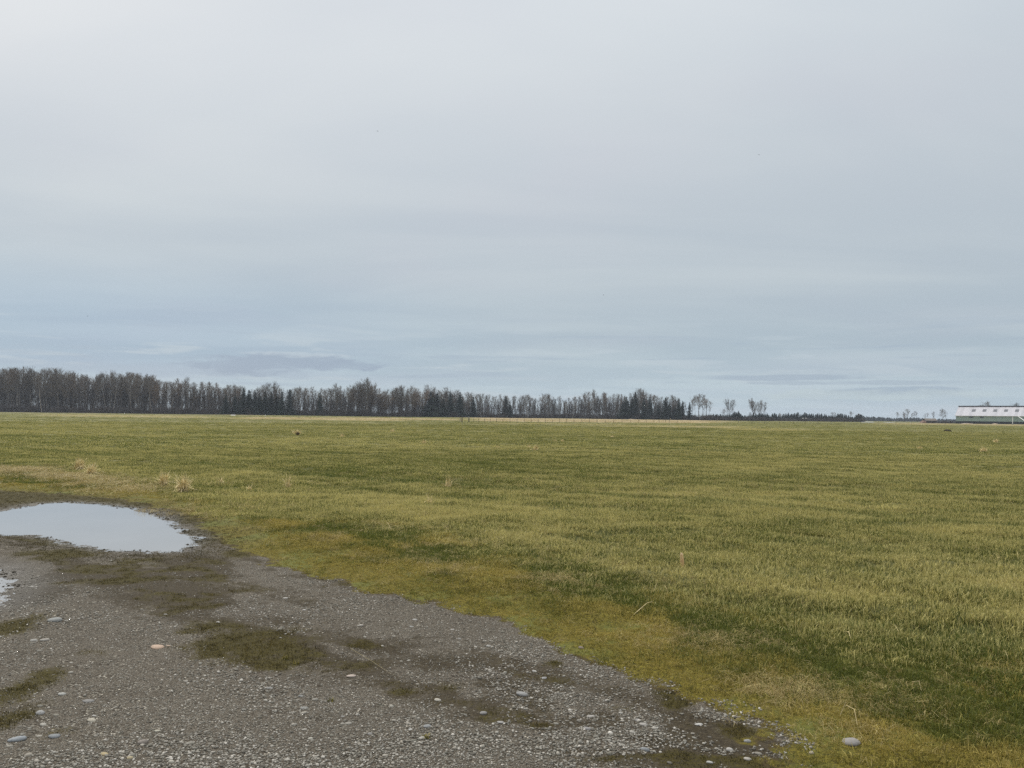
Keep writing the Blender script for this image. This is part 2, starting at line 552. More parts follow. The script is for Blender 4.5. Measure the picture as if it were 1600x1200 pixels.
def ground_material():
    m, q = material('ground surface')
    pos = q.n('ShaderNodeNewGeometry').outputs['Position']
    za = q.n('ShaderNodeAttribute', attribute_name='zone')      # r gravel  g field  b dirt
    zs = q.n('ShaderNodeSeparateColor')
    q.put(zs.inputs[0], za.outputs['Color'])
    gv, fd, dt = zs.outputs
    zb = q.n('ShaderNodeAttribute', attribute_name='cover')     # r moss  g wet  b tan strips
    zt = q.n('ShaderNodeSeparateColor')
    q.put(zt.inputs[0], zb.outputs['Color'])
    ms, wt, tn = zt.outputs
    lu = q.n('ShaderNodeAttribute', attribute_name='lush').outputs['Fac']

    # gravel: three sizes of stone
    def stones(scale, hue):
        vo = q.n('ShaderNodeTexVoronoi', feature='F1')
        q.put(vo.inputs['Vector'], q.vmul(pos, (1, 1, .2)))
        vo.inputs['Scale'].default_value = scale
        cs = q.n('ShaderNodeSeparateColor')
        q.put(cs.inputs[0], vo.outputs['Color'])
        c = q.ramp(cs.outputs[0], [(0, (.070, .063, .050)), (.35, (.155, .145, .122)), (.7, (.27, .256, .225)), (.9, (.40, .38, .335)), (1, (.60, .57, .51))])
        c = q.mix(q.math('MULTIPLY', cs.outputs[1], .35), c, hue)
        gap = q.step(vo.outputs['Distance'], .25, .60)
        return q.mix(gap, c, (.055, .046, .036)), vo.outputs['Distance']
    c1, d1 = stones(170, (.16, .12, .09))
    c2, d2 = stones(70, (.15, .15, .13))
    c3, d3 = stones(330, (.15, .13, .10))
    sel = q.step(q.noise(pos, 16, 3), .50, .60)
    g = q.mix(sel, q.mix(.5, c1, c3), c2)
    gb = q.math('SUBTRACT', 1.0, q.math('ADD', q.math('MULTIPLY', d1, .5), q.math('MULTIPLY', d2, .6)))
    big = q.noise(pos, .9, 4)
    g = q.mix(q.step(big, .3, .7), q.mix(1, g, (.88, .84, .77), 'MULTIPLY'), q.mix(1, g, (1.08, 1.05, .98), 'MULTIPLY'))
    fines = q.noise(pos, 45, 6, .7)
    dirtc = q.mix(q.step(fines, .35, .65), (.024, .018, .010), (.060, .047, .026))
    dn = q.math('ADD', dt, q.math('MULTIPLY', q.math('ADD', q.math('MULTIPLY', q.math('SUBTRACT', q.noise(pos, 24, 6, .72), .5), 1.4), q.math('MULTIPLY', q.math('SUBTRACT', q.noise(pos, 5, 4, .6), .5), .9)), 1.0))
    g = q.mix(q.math('MULTIPLY', q.step(dn, .30, .80), .86), g, dirtc)
    # moss and mud
    mossn = q.noise(pos, 48, 6, .75)
    mossc = q.ramp(mossn, [(.32, (.026, .020, .010)), (.45, (.075, .062, .013)), (.58, (.150, .125, .018)), (.75, (.25, .20, .045))])
    g = q.mix(q.step(q.math('ADD', ms, q.math('MULTIPLY', q.math('SUBTRACT', mossn, .5), 1.0)), .35, .75), g, q.mix(.75, mossc, (.032, .026, .011)))
    # verge
    vn = q.noise(pos, 1.6, 5, .6)
    verge = q.mix(q.step(vn, .46, .62), mossc, q.mix(.6, mossc, (.105, .12, .032)))
    verge = q.mix(q.math('MULTIPLY', q.step(gv, .005, .25), q.step(q.noise(pos, 7, 5, .65), .35, .6)), verge, (.055, .040, .018))
    vm = q.step(q.math('ADD', gv, q.math('MULTIPLY', q.math('SUBTRACT', q.noise(pos, 9, 5, .65), .5), .9)), .62, .40)
    col = q.mix(vm, g, verge)
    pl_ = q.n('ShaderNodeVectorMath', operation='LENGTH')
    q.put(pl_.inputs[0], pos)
    pdist = pl_.outputs['Value']          # dark gaps between near blades painted into the ground colour, paler farther out
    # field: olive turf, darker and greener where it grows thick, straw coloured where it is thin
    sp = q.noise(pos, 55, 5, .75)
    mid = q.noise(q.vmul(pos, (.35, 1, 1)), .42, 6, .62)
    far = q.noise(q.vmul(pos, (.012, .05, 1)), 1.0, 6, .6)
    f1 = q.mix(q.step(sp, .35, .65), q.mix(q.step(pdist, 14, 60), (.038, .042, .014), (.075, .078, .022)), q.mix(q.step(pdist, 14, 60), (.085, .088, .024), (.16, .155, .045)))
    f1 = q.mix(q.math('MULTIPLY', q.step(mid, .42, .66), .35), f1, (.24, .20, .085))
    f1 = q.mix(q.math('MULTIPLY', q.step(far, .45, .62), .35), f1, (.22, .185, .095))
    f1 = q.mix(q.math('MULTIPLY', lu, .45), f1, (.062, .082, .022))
    f1 = q.mix(tn, f1, q.mix(q.noise(pos, .35, 5), (.26, .20, .11), (.40, .32, .19)))
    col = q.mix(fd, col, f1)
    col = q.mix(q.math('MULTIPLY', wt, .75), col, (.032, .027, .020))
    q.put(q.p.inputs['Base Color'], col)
    q.put(q.p.inputs['Roughness'], q.math('SUBTRACT', .92, q.math('MULTIPLY', wt, .25)))
    q.put(q.p.inputs['Specular IOR Level'], q.math('ADD', .12, q.math('MULTIPLY', wt, .25)))
    bn = q.n('ShaderNodeBump')
    bn.inputs['Strength'].default_value = .8
    bn.inputs['Distance'].default_value = .014
    hgt = q.math('ADD', q.math('MULTIPLY', q.math('MULTIPLY', gb, gv), q.math('SUBTRACT', 1.0, q.math('MULTIPLY', ms, .6))), q.math('MULTIPLY', mossn, .9))
    q.put(bn.inputs['Height'], q.math('ADD', hgt, q.math('MULTIPLY', sp, fd)))
    q.put(q.p.inputs['Normal'], bn.outputs[0])
    return m


def blade_material(name, lo, mid, tip, lush, rust, trans=True):
    """grass blades: attribute 'b' = (random, height along blade, 0); instancer attribute 't' = (lush, dry, random)"""
    m, q = material(name)
    a = q.n('ShaderNodeAttribute', attribute_name='b')
    s_ = q.n('ShaderNodeSeparateColor')
    q.put(s_.inputs[0], a.outputs['Color'])
    rnd, hh, _ = s_.outputs
    t = q.n('ShaderNodeAttribute', attribute_type='INSTANCER', attribute_name='t')
    ts = q.n('ShaderNodeSeparateXYZ')
    q.put(ts.inputs[0], t.outputs['Vector'])
    lu, dr, ir = ts.outputs
    pos = q.n('ShaderNodeNewGeometry').outputs['Position']
    n1 = q.noise(pos, .8, 3)
    green = q.mix(rnd, lo, mid)
    dry = q.math('ADD', q.math('MULTIPLY', rnd, .9), q.math('MULTIPLY', q.math('SUBTRACT', n1, .5), .8))
    dry = q.math('SUBTRACT', q.math('ADD', dry, q.math('MULTIPLY', dr, .9)), q.math('MULTIPLY', lu, .45))
    dry = q.math('ADD', dry, q.math('MULTIPLY', q.math('SUBTRACT', hh, .5), .7))
    c = q.mix(q.step(dry, .30, .80), green, tip)
    c = q.mix(q.math('MULTIPLY', lu, .42), c, lush)
    c = q.mix(q.step(dry, 1.15, 1.7), c, rust)
    v = q.math('ADD', .78, q.math('MULTIPLY', ir, .44))
    c = q.mix(1, c, q.comb(v, v, v), 'MULTIPLY')
    q.put(q.p.inputs['Base Color'], c)
    q.p.inputs['Roughness'].default_value = .6
    q.p.inputs['Specular IOR Level'].default_value = .25
    if trans:
        tr = q.n('ShaderNodeBsdfTranslucent')
        q.put(tr.inputs[0], c)
        mx = q.n('ShaderNodeMixShader')
        mx.inputs[0].default_value = .3
        q.t.links.new(q.p.outputs[0], mx.inputs[1])
        q.t.links.new(tr.outputs[0], mx.inputs[2])
        q.t.links.new(mx.outputs[0], q.out.inputs[0])
    return m


M = {}
M['ground'] = ground_material()
M['field'] = blade_material('field grass', (.064, .084, .014), (.165, .178, .030), (.47, .415, .155), (.052, .096, .026), (.40, .325, .16))
M['low'] = blade_material('low verge grass', (.070, .072, .015), (.175, .158, .024), (.36, .29, .075), (.080, .130, .028), (.38, .29, .10))
M['straw'] = blade_material('dry straw', (.28, .21, .08), (.39, .31, .12), (.52, .43, .20), (.28, .25, .10), (.46, .33, .12))
M['bark'] = simple('bare bark', (.065, .056, .051), (.12, .108, .098), 1.5, .9, objrand=.35)
M['bark_pale'] = simple('pale bark', (.16, .145, .13), (.27, .25, .225), 1.5, .9, objrand=.3)
M['twig'] = simple('bare twigs', (.095, .078, .062), (.16, .135, .108), .5, .9, objrand=.3)
M['twig_warm'] = simple('warm bare twigs', (.12, .088, .066), (.17, .13, .098), .5, .9, objrand=.3)
M['needle'] = simple('conifer needles', (.010, .020, .015), (.024, .038, .027), .6, .8, objrand=.3)
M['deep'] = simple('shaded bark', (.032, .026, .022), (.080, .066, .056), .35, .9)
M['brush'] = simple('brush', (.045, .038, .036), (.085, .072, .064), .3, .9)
M['wood'] = simple('weathered wood', (.17, .14, .11), (.30, .26, .21), 6, .85, objrand=.2, bump=.3)
M['dark_wood'] = simple('dark old wood', (.055, .045, .037), (.12, .10, .085), 6, .9, objrand=.2)
M['wire'] = simple('wire', (.12, .11, .10), None, 3, .6, .6)
M['white'] = simple('white paint', (.72, .72, .70), (.60, .60, .58), 2, .5)
M['soil'] = simple('dark soil', (.012, .010, .008), (.035, .028, .02), 6, .95, bump=.6)


def water_material():
    m, q = material('puddle water')
    pos = q.n('ShaderNodeNewGeometry').outputs['Position']
    q.put(q.p.inputs['Base Color'], q.mix(q.noise(pos, 1.2, 4), (.24, .235, .23), (.19, .185, .18)))
    q.p.inputs['Roughness'].default_value = .03
    q.p.inputs['IOR'].default_value = 1.6
    q.p.inputs['Specular IOR Level'].default_value = .8
    bn = q.n('ShaderNodeBump')
    bn.inputs['Strength'].default_value = .12
    bn.inputs['Distance'].default_value = .004
    q.put(bn.inputs['Height'], q.noise(q.vmul(pos, (1, 2.2, 1)), 9, 3, .5))
    q.put(q.p.inputs['Normal'], bn.outputs[0])
    return m


M['water'] = water_material()

# ------------------------------------------------------------------ ground
fin = np.arange(R(-55), R(55), .0045)
th = np.concatenate([fin, np.arange(R(55), R(305), R(2.5))])       # azimuth from +Y to +X
rr = [.25, .6, 1.0, 1.5, 2.0, 2.4]
while rr[-1] < 13:
    rr.append(rr[-1] * 1.0043)
k = 1.0043
while rr[-1] < 3480:
    k = min(k + .00035, 1.045)
    rr.append(rr[-1] * k)
rr = np.array(rr)
TH, RR = np.meshgrid(th, rr, indexing='xy')
X, Y = RR * np.sin(TH), RR * np.cos(TH)
Z_ = zones(X.ravel(), Y.ravel())
H = height(X.ravel(), Y.ravel(), Z_)
V = np.stack([X.ravel(), Y.ravel(), H], 1)
nT, nR = len(th), len(rr)
i, j = np.meshgrid(np.arange(nR - 1), np.arange(nT), indexing='ij')
j2 = (j + 1) % nT
Q = np.stack([i * nT + j, (i + 1) * nT + j, (i + 1) * nT + j2, i * nT + j2], -1).reshape(-1, 4)[:, ::-1]
xx, yy = V[:, 0], V[:, 1]
tn = tan_strips(xx, yy)
zone = np.stack([sst(Z_['sA'], -.10, .10), sst(Z_['sB'], -.25, .25), Z_['dirt']], 1)
ringp = np.exp(-(np.clip(-Z_['s1'] - .02, 0, 9) / .16) ** 2)
ring2 = .8 * np.exp(-(np.clip(-Z_['s2'] - .02, 0, 9) / .30) ** 2)
wet = np.clip(np.maximum(ringp * .85, ring2) * (.6 + .8 * fbm(xx * 4, yy * 4, 3)), 0, 1)
north = (Z_['s1'] < 0) * sst(yy - (11.6 + .25 * (xx + 8)), 0, 1.2) * sst(-yy, -16, -14)
dirt = np.maximum(Z_['dirt'], north * .9)
zone[:, 2] = dirt
mossv = np.maximum(Z_['moss'], np.exp(-(np.clip(-Z_['s1'], 0, 9) / 1.6) ** 2) * (Z_['s1'] < 0) * .55 * (yy > 9.5))
mossv = np.maximum(mossv, (Z_['sA'] > -.3) * sst(yy, 12.2, 13.4) * (xx < 0) * .9)
cover = np.stack([mossv, wet, tn], 1)
lush = lushness(xx, yy) * sst(Z_['sB'], -.2, .4)
cx = V[Q].mean(1)
fr = np.hypot(cx[:, 0], cx[:, 1])
sAf = zone[Q, 0].mean(1)
sBf = zone[Q, 1].mean(1)
sel_g = sAf > .5
sel_f = (~sel_g) & (sBf > .5)
sel_v = ~(sel_g | sel_f)


def sub(name, sel, label, cat):
    q = Q[sel]
    ids, inv = np.unique(q, return_inverse=True)
    o = mesh(name, V[ids], inv.reshape(-1, 4), M['ground'], smooth=True)
    attr(o, 'zone', zone[ids])
    attr(o, 'cover', cover[ids])
    attr(o, 'lush', lush[ids])
    return tag(o, label, cat, kind='structure')


sub('ground', sel_f, 'wide flat olive green grass field reaching the treeline', 'field')
sub('gravel_track', sel_g, 'grey brown gravel track with mossy patches in the lower left', 'gravel track')
sub('grass_verge', sel_v, 'low mossy yellow green verge between gravel and field', 'verge')


def water(name, P, grow, label):
    P = np.array(P)
    c = P.mean(0)
    e = P - c
    P2 = c + e * (1 + grow / np.linalg.norm(e, axis=1, keepdims=True))
    V2 = [(p[0], p[1], 0) for p in P2]
    o = mesh(name, np.array(V2), [tuple(range(len(V2)))], M['water'])
    if o.data.polygons[0].normal.z < 0:
        o.data.flip_normals()
    return tag(o, label, 'puddle', kind='structure')


water('puddle', PUD1, .25, 'large shallow rain puddle mirroring the grey sky at the gravel edge')
water('puddle', PUD2, .15, 'small puddle cut by the left picture edge on wet gravel')

# ------------------------------------------------------------------ scattering of uncountable growth
def scatter(name, P, rz, sc, var, protos, mat, t=None, tilt=None, label=None, cat=None):
    n = len(P)
    o = mesh(name, P, np.zeros((0, 3), int), None)
    me = o.data
    rot = np.zeros((n, 3), np.float32)
    rot[:, 2] = rz
    if tilt is not None:
        rot[:, 0] = tilt
    a = me.attributes.new('rot', 'FLOAT_VECTOR', 'POINT')
    a.data.foreach_set('vector', rot.ravel())
    sc = np.asarray(sc, np.float32)
    if sc.ndim == 1:
        sc = np.repeat(sc[:, None], 3, 1)
    a = me.attributes.new('scl', 'FLOAT_VECTOR', 'POINT')
    a.data.foreach_set('vector', sc.ravel())
    a = me.attributes.new('var', 'INT', 'POINT')
    a.data.foreach_set('value', np.asarray(var, np.int32))
    if t is not None:
        a = me.attributes.new('t', 'FLOAT_VECTOR', 'POINT')
        a.data.foreach_set('vector', np.asarray(t, np.float32).ravel())
    g = bpy.data.node_groups.new(name + ' scatter', 'GeometryNodeTree')
    g.interface.new_socket('Geometry', in_out='INPUT', socket_type='NodeSocketGeometry')
    g.interface.new_socket('Geometry', in_out='OUTPUT', socket_type='NodeSocketGeometry')
    N, L = g.nodes, g.links
    gi, go = N.new('NodeGroupInput'), N.new('NodeGroupOutput')
    jo = N.new('GeometryNodeJoinGeometry')

    def named(nm, dt):
        x = N.new('GeometryNodeInputNamedAttribute')
        x.data_type = dt
        x.inputs[0].default_value = nm
        return x.outputs[0]
    rt_, sl_, vr_ = named('rot', 'FLOAT_VECTOR'), named('scl', 'FLOAT_VECTOR'), named('var', 'INT')
    for k, p in enumerate(protos):
        oi = N.new('GeometryNodeObjectInfo')
        oi.inputs[0].default_value = p
        oi.inputs['As Instance'].default_value = True
        cmp_ = N.new('FunctionNodeCompare')
        cmp_.data_type = 'INT'
        cmp_.operation = 'EQUAL'
        L.new(vr_, cmp_.inputs[2])
        cmp_.inputs[3].default_value = k
        ip = N.new('GeometryNodeInstanceOnPoints')
        L.new(gi.outputs[0], ip.inputs['Points'])
        L.new(cmp_.outputs[0], ip.inputs['Selection'])
        L.new(oi.outputs['Geometry'], ip.inputs['Instance'])
        L.new(rt_, ip.inputs['Rotation'])
        L.new(sl_, ip.inputs['Scale'])
        L.new(ip.outputs[0], jo.inputs[0])
    L.new(jo.outputs[0], go.inputs[0])
    md = o.modifiers.new('scatter', 'NODES')
    md.node_group = g
    return tag(o, label, cat, kind='stuff')


def tuft(name, nb, spread, h, wdt, lean, seed, mat, flat=0.0, segs=2):
    """a handful of bent blades"""
    q = np.random.default_rng(seed)
    V, Fs, A = [], [], []
    for _ in range(nb):
        r = spread * math.sqrt(q.random())
        t = q.random() * 6.283
        p = np.array([r * math.cos(t), r * math.sin(t), -.006])
        d = q.random() * 6.283
        le = abs(q.normal(0, lean)) + flat
        L = h * (.45 + .75 * q.random())
        f = q.random() * 6.283
        wv = np.array([math.cos(f), math.sin(f), 0]) * wdt * (.6 + .6 * q.random()) / 2
        rd = q.random()
        n0 = len(V)
        pts = []
        ang = le * .4
        pp = p.copy()
        for k in range(segs + 1):
            pts.append(pp.copy())
            pp = pp + (L / segs) * np.array([math.sin(ang) * math.cos(d), math.sin(ang) * math.sin(d), math.cos(ang)])
            ang = min(ang + le * 1.2 * (.6 + .6 * q.random()), 1.9)
        for k in range(segs):
            s = 1 - .35 * k / segs
            V += [pts[k] - wv * s, pts[k] + wv * s]
            A += [(rd, k / segs, 0)] * 2
        V.append(pts[-1])
        A.append((rd, 1, 0))
        for k in range(segs - 1):
            Fs.append((n0 + 2 * k, n0 + 2 * k + 1, n0 + 2 * k + 3))
            Fs.append((n0 + 2 * k, n0 + 2 * k + 3, n0 + 2 * k + 2))
        Fs.append((n0 + 2 * segs - 2, n0 + 2 * segs - 1, n0 + 2 * segs))
    o = mesh(name, V, np.array(Fs), mat, link=False)
    attr(o, 'b', np.array(A))
    return o


def sector(n, r0, r1, az=44, power=1.0, seed=0):
    """random ground points in a sector; density falls with distance as r**-power"""
    q = np.random.default_rng(seed)
    e = 2 - power
    u = q.random(n)
    r = (r0 ** e + u * (r1 ** e - r0 ** e)) ** (1 / e) if abs(e) > 1e-6 else r0 * (r1 / r0) ** u
    a = R(-az) + q.random(n) * R(2 * az)
    return r * np.sin(a), r * np.cos(a), q


def finish(x, y, keep, q):
    x, y = x[keep], y[keep]
    Z = zones(x, y)
    return x, y, height(x, y, Z), Z


# field grass in three ranges
def field_grass(name, n, r0, r1, power, protos, seed, s0, s1, label, wide=1.0):
    x, y, q = sector(int(n * (1.25 if r1 < 13 else 1)), r0, r1, 55 if r1 < 13 else 46, power, seed)
    Z = zones(x, y)
    keep = (Z['sB'] + (q.random(len(x)) - .5) * .7 > 0) & (Z['s1'] < -.1)
    bare = fbm(x * .9 + 31, y * 1.6, 4)
    keep &= (bare < .60) | (q.random(len(x)) < .35)
    x, y = x[keep], y[keep]
    z = height(x, y)
    lu = lushness(x, y)
    n1 = fbm(x * .9 + 3, y * 1.6, 4)
    n2 = fbm(x * .09, y * .16 + 8, 4)
    near = poly_sd(x, y, FIELD)
    s = (s0 + (s1 - s0) * q.random(len(x))) * (.84 + .25 * n1 + .3 * lu) * (.75 + .25 * sst(near, 0, .8))
    dr = np.clip((n1 - .5) * .6 + (n2 - .5) * .8 + .05, -.6, .9)
    ts_ = tan_strips(x, y) if r1 > 60 else 0
    dr = dr + ts_ * 1.6
    lu = lu * (1 - ts_) * (.8 if r1 < 13 else .9)
    dr = dr + (.14 if r1 < 13 else .05)
    t = np.stack([lu, dr, q.random(len(x))], 1)
    wd = s * wide
    return scatter(name, np.stack([x, y, z], 1), q.random(len(x)) * 6.283, np.stack([wd, wd, s], 1), q.integers(0, len(protos), len(x)), protos, None, t,
                   (q.random(len(x)) - .5) * .25, label, 'grass')


near_t = [tuft('grass tuft', 8, .035, .068, .0052, .5, 20 + k, M['field'], segs=3) for k in range(5)]
mid_t = [tuft('grass clump', 34, .13, .066, .0080, .55, 40 + k, M['field']) for k in range(5)]
far_t = [tuft('grass patch', 70, .42, .075, .017, .7, 60 + k, M['field']) for k in range(4)]
vfar_t = [tuft('grass patch', 60, 1.1, .09, .05, .7, 80 + k, M['field']) for k in range(4)]
field_grass('grass', 150000, 3.5, 12.5, .7, near_t, 1, .75, 1.25, 'short olive green and straw tipped grass nearest in the field')
field_grass('grass', 130000, 11.0, 36, 1.0, mid_t, 2, .8, 1.3, 'olive grass of the middle field with dark green streaks')
field_grass('grass', 60000, 33, 120, 1.0, far_t, 3, .7, 1.2, 'yellowish olive grass of the farther field')
field_grass('grass', 30000, 110, 480, 1.0, vfar_t, 4, .6, 1.1, 'dull tan olive grass of the farthest field below the trees')

# low mossy growth on the verge and in the gravel
low_t = [tuft('low tuft', 14, .035, .030, .0042, .65, 100 + k, M['low']) for k in range(5)]
x, y, q = sector(640000, 3.0, 22, 52, .9, 9)
Z = zones(x, y)
dens = sst(-Z['sA'] + (q.random(len(x)) - .5) * .45, -.06, .35) * (Z['sB'] < .5)
inner = (Z['sA'] > 0) * sst(Z['moss'] * (.4 + 1.2 * fbm(x * 5, y * 5, 4)), .30, .8) * .55
ring = np.exp(-((Z['s1'] + .35) / .35) ** 2) * .6 * (Z['s1'] < -.02) * (y > 8)
ring = np.maximum(ring, (Z['sA'] > -.3) * sst(y, 12.0, 13.2) * (x < 0) * .5)
ring = np.maximum(ring, np.exp(-(Z['s1'] / .07) ** 2) * .5)
bare = sst(fbm(x * 2.6 + 8, y * 2.6, 4), .70, .52)
muddy = 1 - .55 * np.exp(-(np.clip(-Z['s1'], 0, 9) / .8) ** 2) * (Z['s1'] < 0)
pk = np.maximum(np.maximum(dens * (.25 + .75 * bare) * muddy, inner), ring)
gravelly = (Z['sA'] > 0) | (ring > .1)
keep0 = (q.random(len(x)) < np.maximum(inner * 1.1, ring) * .9) & (Z['s1'] < .08) & (Z['s2'] < .04) & gravelly
xi, yi = x[keep0], y[keep0]
keep = (q.random(len(x)) < pk) & (Z['s1'] < -.04) & (Z['s2'] < -.05) & ~gravelly
x, y = x[keep], y[keep]
Z = zones(x, y)
z = height(x, y, Z)
dA = -Z['sA']
grn = sst(fbm(x * 1.3 + 60, y * 1.3, 4) + .35 * sst(dA, .5, 1.6) - .2, .36, .62)
grn = grn * sst(dA, .2, .9)
dr = .62 * (1 - grn) * sst(fbm(x * 2 + 5, y * 2, 3), .2, .7) - .15
s = (.55 + .5 * q.random(len(x))) * (.7 + .9 * sst(dA, .3, 1.8)) * (.7 + .6 * fbm(x * 4, y * 4, 3))
t = np.stack([grn, dr, q.random(len(x))], 1)
scatter('moss', np.stack([x, y, z], 1), q.random(len(x)) * 6.283, s, q.integers(0, 5, len(x)), low_t, None, t, (q.random(len(x)) - .5) * .5,
        'yellow green moss and very short grass along the gravel edge', 'moss')
zi = height(xi, yi)
ni = len(xi)
M['patch'] = blade_material('brown moss', (.024, .020, .008), (.058, .047, .012), (.14, .105, .028), (.045, .055, .014), (.16, .13, .05))
patch_t = [tuft('moss tuft', 18, .035, .016, .0035, .9, 110 + k, M['patch']) for k in range(4)]
scatter('moss', np.stack([xi, yi, zi], 1), rng.random(ni) * 6.283, .5 + .7 * rng.random(ni), rng.integers(0, 4, ni), patch_t, None,
        np.column_stack([rng.random(ni) * .3, fbm(xi * 3, yi * 3, 3) - .55, rng.random(ni)]), (rng.random(ni) - .5) * .6, 'dark olive moss patches creeping over the gravel track', 'moss')
# mid-height grass of the verge
ver_t = [tuft('verge tuft', 12, .05, .06, .0035, .85, 120 + k, M['low'], segs=3) for k in range(4)]
x, y, q = sector(200000, 3.2, 24, 54, .9, 10)
Z = zones(x, y)
pk = (.14 + .86 * sst(-Z['sA'], .3, 1.0)) * (Z['sA'] < -.05) * sst(-Z['sB'], -.8, 0) * (.25 + .75 * sst(fbm(x * 2.4 + 4, y * 2.4, 4), .38, .56))
keep = (q.random(len(x)) < pk) & (Z['s1'] < -.7)
x, y = x[keep], y[keep]
z = height(x, y)
g_ = sst(fbm(x * 1.3 + 60, y * 1.3, 4), .42, .62)
s = (.6 + .6 * q.random(len(x)))
scatter('grass', np.stack([x, y, z], 1), q.random(len(x)) * 6.283, s, q.integers(0, 4, len(x)), ver_t, None, np.column_stack([g_ * .7, .55 - g_ * .55 + (fbm(x * 3, y * 3, 3) - .5), q.random(len(x))]),
        (q.random(len(x)) - .5) * .6, 'low matted green grass of the verge beyond the moss', 'grass')

# straw lying matted on the verge
straw_t = [tuft('straw wisp', 10, .05, .13, .0028, .5, 140 + k, M['straw'], flat=1.0, segs=3) for k in range(4)]
SP = []
for px, py, rx, ry, n in [(860, 915, 36, 7, 330), (850, 890, 30, 6, 60), (1090, 1010, 80, 14, 330), (1180, 1015, 60, 12, 260), (1230, 1090, 40, 14, 260), (1190, 1080, 50, 12, 130), (1330, 1110, 90, 14, 130), (520, 850, 22, 5, 90),
                          (670, 885, 40, 8, 130), (710, 900, 40, 8, 110), (30, 738, 60, 4, 1300), (110, 748, 60, 4, 1300), (160, 757, 50, 5, 700), (205, 768, 50, 5, 500), (1400, 1080, 130, 20, 160), (920, 925, 60, 14, 80),
                          (1120, 930, 60, 8, 110), (1250, 960, 40, 10, 80), (980, 890, 60, 8, 110), (700, 860, 60, 6, 110), (600, 830, 60, 5, 100), (300, 800, 60, 8, 140), (1330, 1150, 60, 14, 60), (1560, 1060, 60, 14, 80),
                          (420, 800, 60, 6, 110), (1500, 1130, 100, 20, 60), (620, 880, 60, 10, 60), (1010, 930, 50, 12, 50)]:
    for _ in range(int(n * .5)):
        a, c = rng.normal(0, .75, 2)
        p = gp(px + a * rx, py + c * ry)
        SP.append((p[0], p[1]))
xs, ys, q = sector(5200, 3.4, 20, 44, 1, 12)
Zs = zones(xs, ys)
kp = (Zs['sA'] < -.15) & (Zs['s1'] < -.5) & (q.random(len(xs)) < .55)
SP = np.array(SP + list(zip(xs[kp], ys[kp])))
z = height(SP[:, 0], SP[:, 1])
n = len(SP)
scatter('straw', np.column_stack([SP, z + .006]), rng.random(n) * 6.283, (.55 + .6 * rng.random(n)) * np.clip(SP[:, 1] / 8, .8, 2.0), rng.integers(0, 4, n), straw_t, None,
        np.column_stack([np.zeros(n), rng.random(n) * .8 - .3, rng.random(n)]), (rng.random(n) - .5) * .5, 'dry straw coloured stems lying matted on the verge', 'straw')

# loose pale stems standing in the field, thinly
stem_t = [tuft('stem wisp', 5, .05, .16, .0038, .5, 160 + k, M['straw'], segs=3) for k in range(4)]
x, y, q = sector(15000, 4, 150, 44, 1.35, 13)
Z = zones(x, y)
cl = fbm(x / 3, y / 2 + 5, 3)
keep = (Z['sB'] > .0) & (q.random(len(x)) < .12 + .9 * sst(cl, .56, .75)) & (q.random(len(x)) < .45 + .55 * (y > 18))
x, y = x[keep], y[keep]
z = height(x, y)
n = len(x)
scatter('dry_stems', np.stack([x, y, z], 1), q.random(n) * 6.283, (.55 + .55 * q.random(n)) * (1 + sst(y, 20, 120) * .5), q.integers(0, 4, n), stem_t, None,
        np.column_stack([np.zeros(n), q.random(n) * .8 - .2, q.random(n)]), None, 'thin pale dry stems scattered through the green field', 'dry stems')

# ------------------------------------------------------------------ gravel
def stone_mesh(name, seed, mat, sub_=1, link=False):
    import bmesh
    q = np.random.default_rng(seed)
    bm = bmesh.new()
    bmesh.ops.create_icosphere(bm, subdivisions=sub_ + 1, radius=.5)
    ax = np.array([1, .62 + .35 * q.random(), .38 + .3 * q.random()])
    o1, o2 = q.random(3) * 9, q.random(3)
    for v in bm.verts:
        c = np.array(v.co)
        k = 1 + .09 * math.sin(3.1 * c[0] * 2 + o1[0]) * math.sin(2.7 * c[1] * 2 + o1[1]) + .08 * math.sin(7 * c[2] + o1[2] + 5 * c[0])
        v.co = Vector(c * ax * k)
    me = bpy.data.meshes.new(name)
    bm.to_mesh(me)
    bm.free()
    me.materials.append(mat)
    me.polygons.foreach_set('use_smooth', [True] * len(me.polygons))
    o = bpy.data.objects.new(name, me)
    if link:
        C.objects.link(o)
    return o


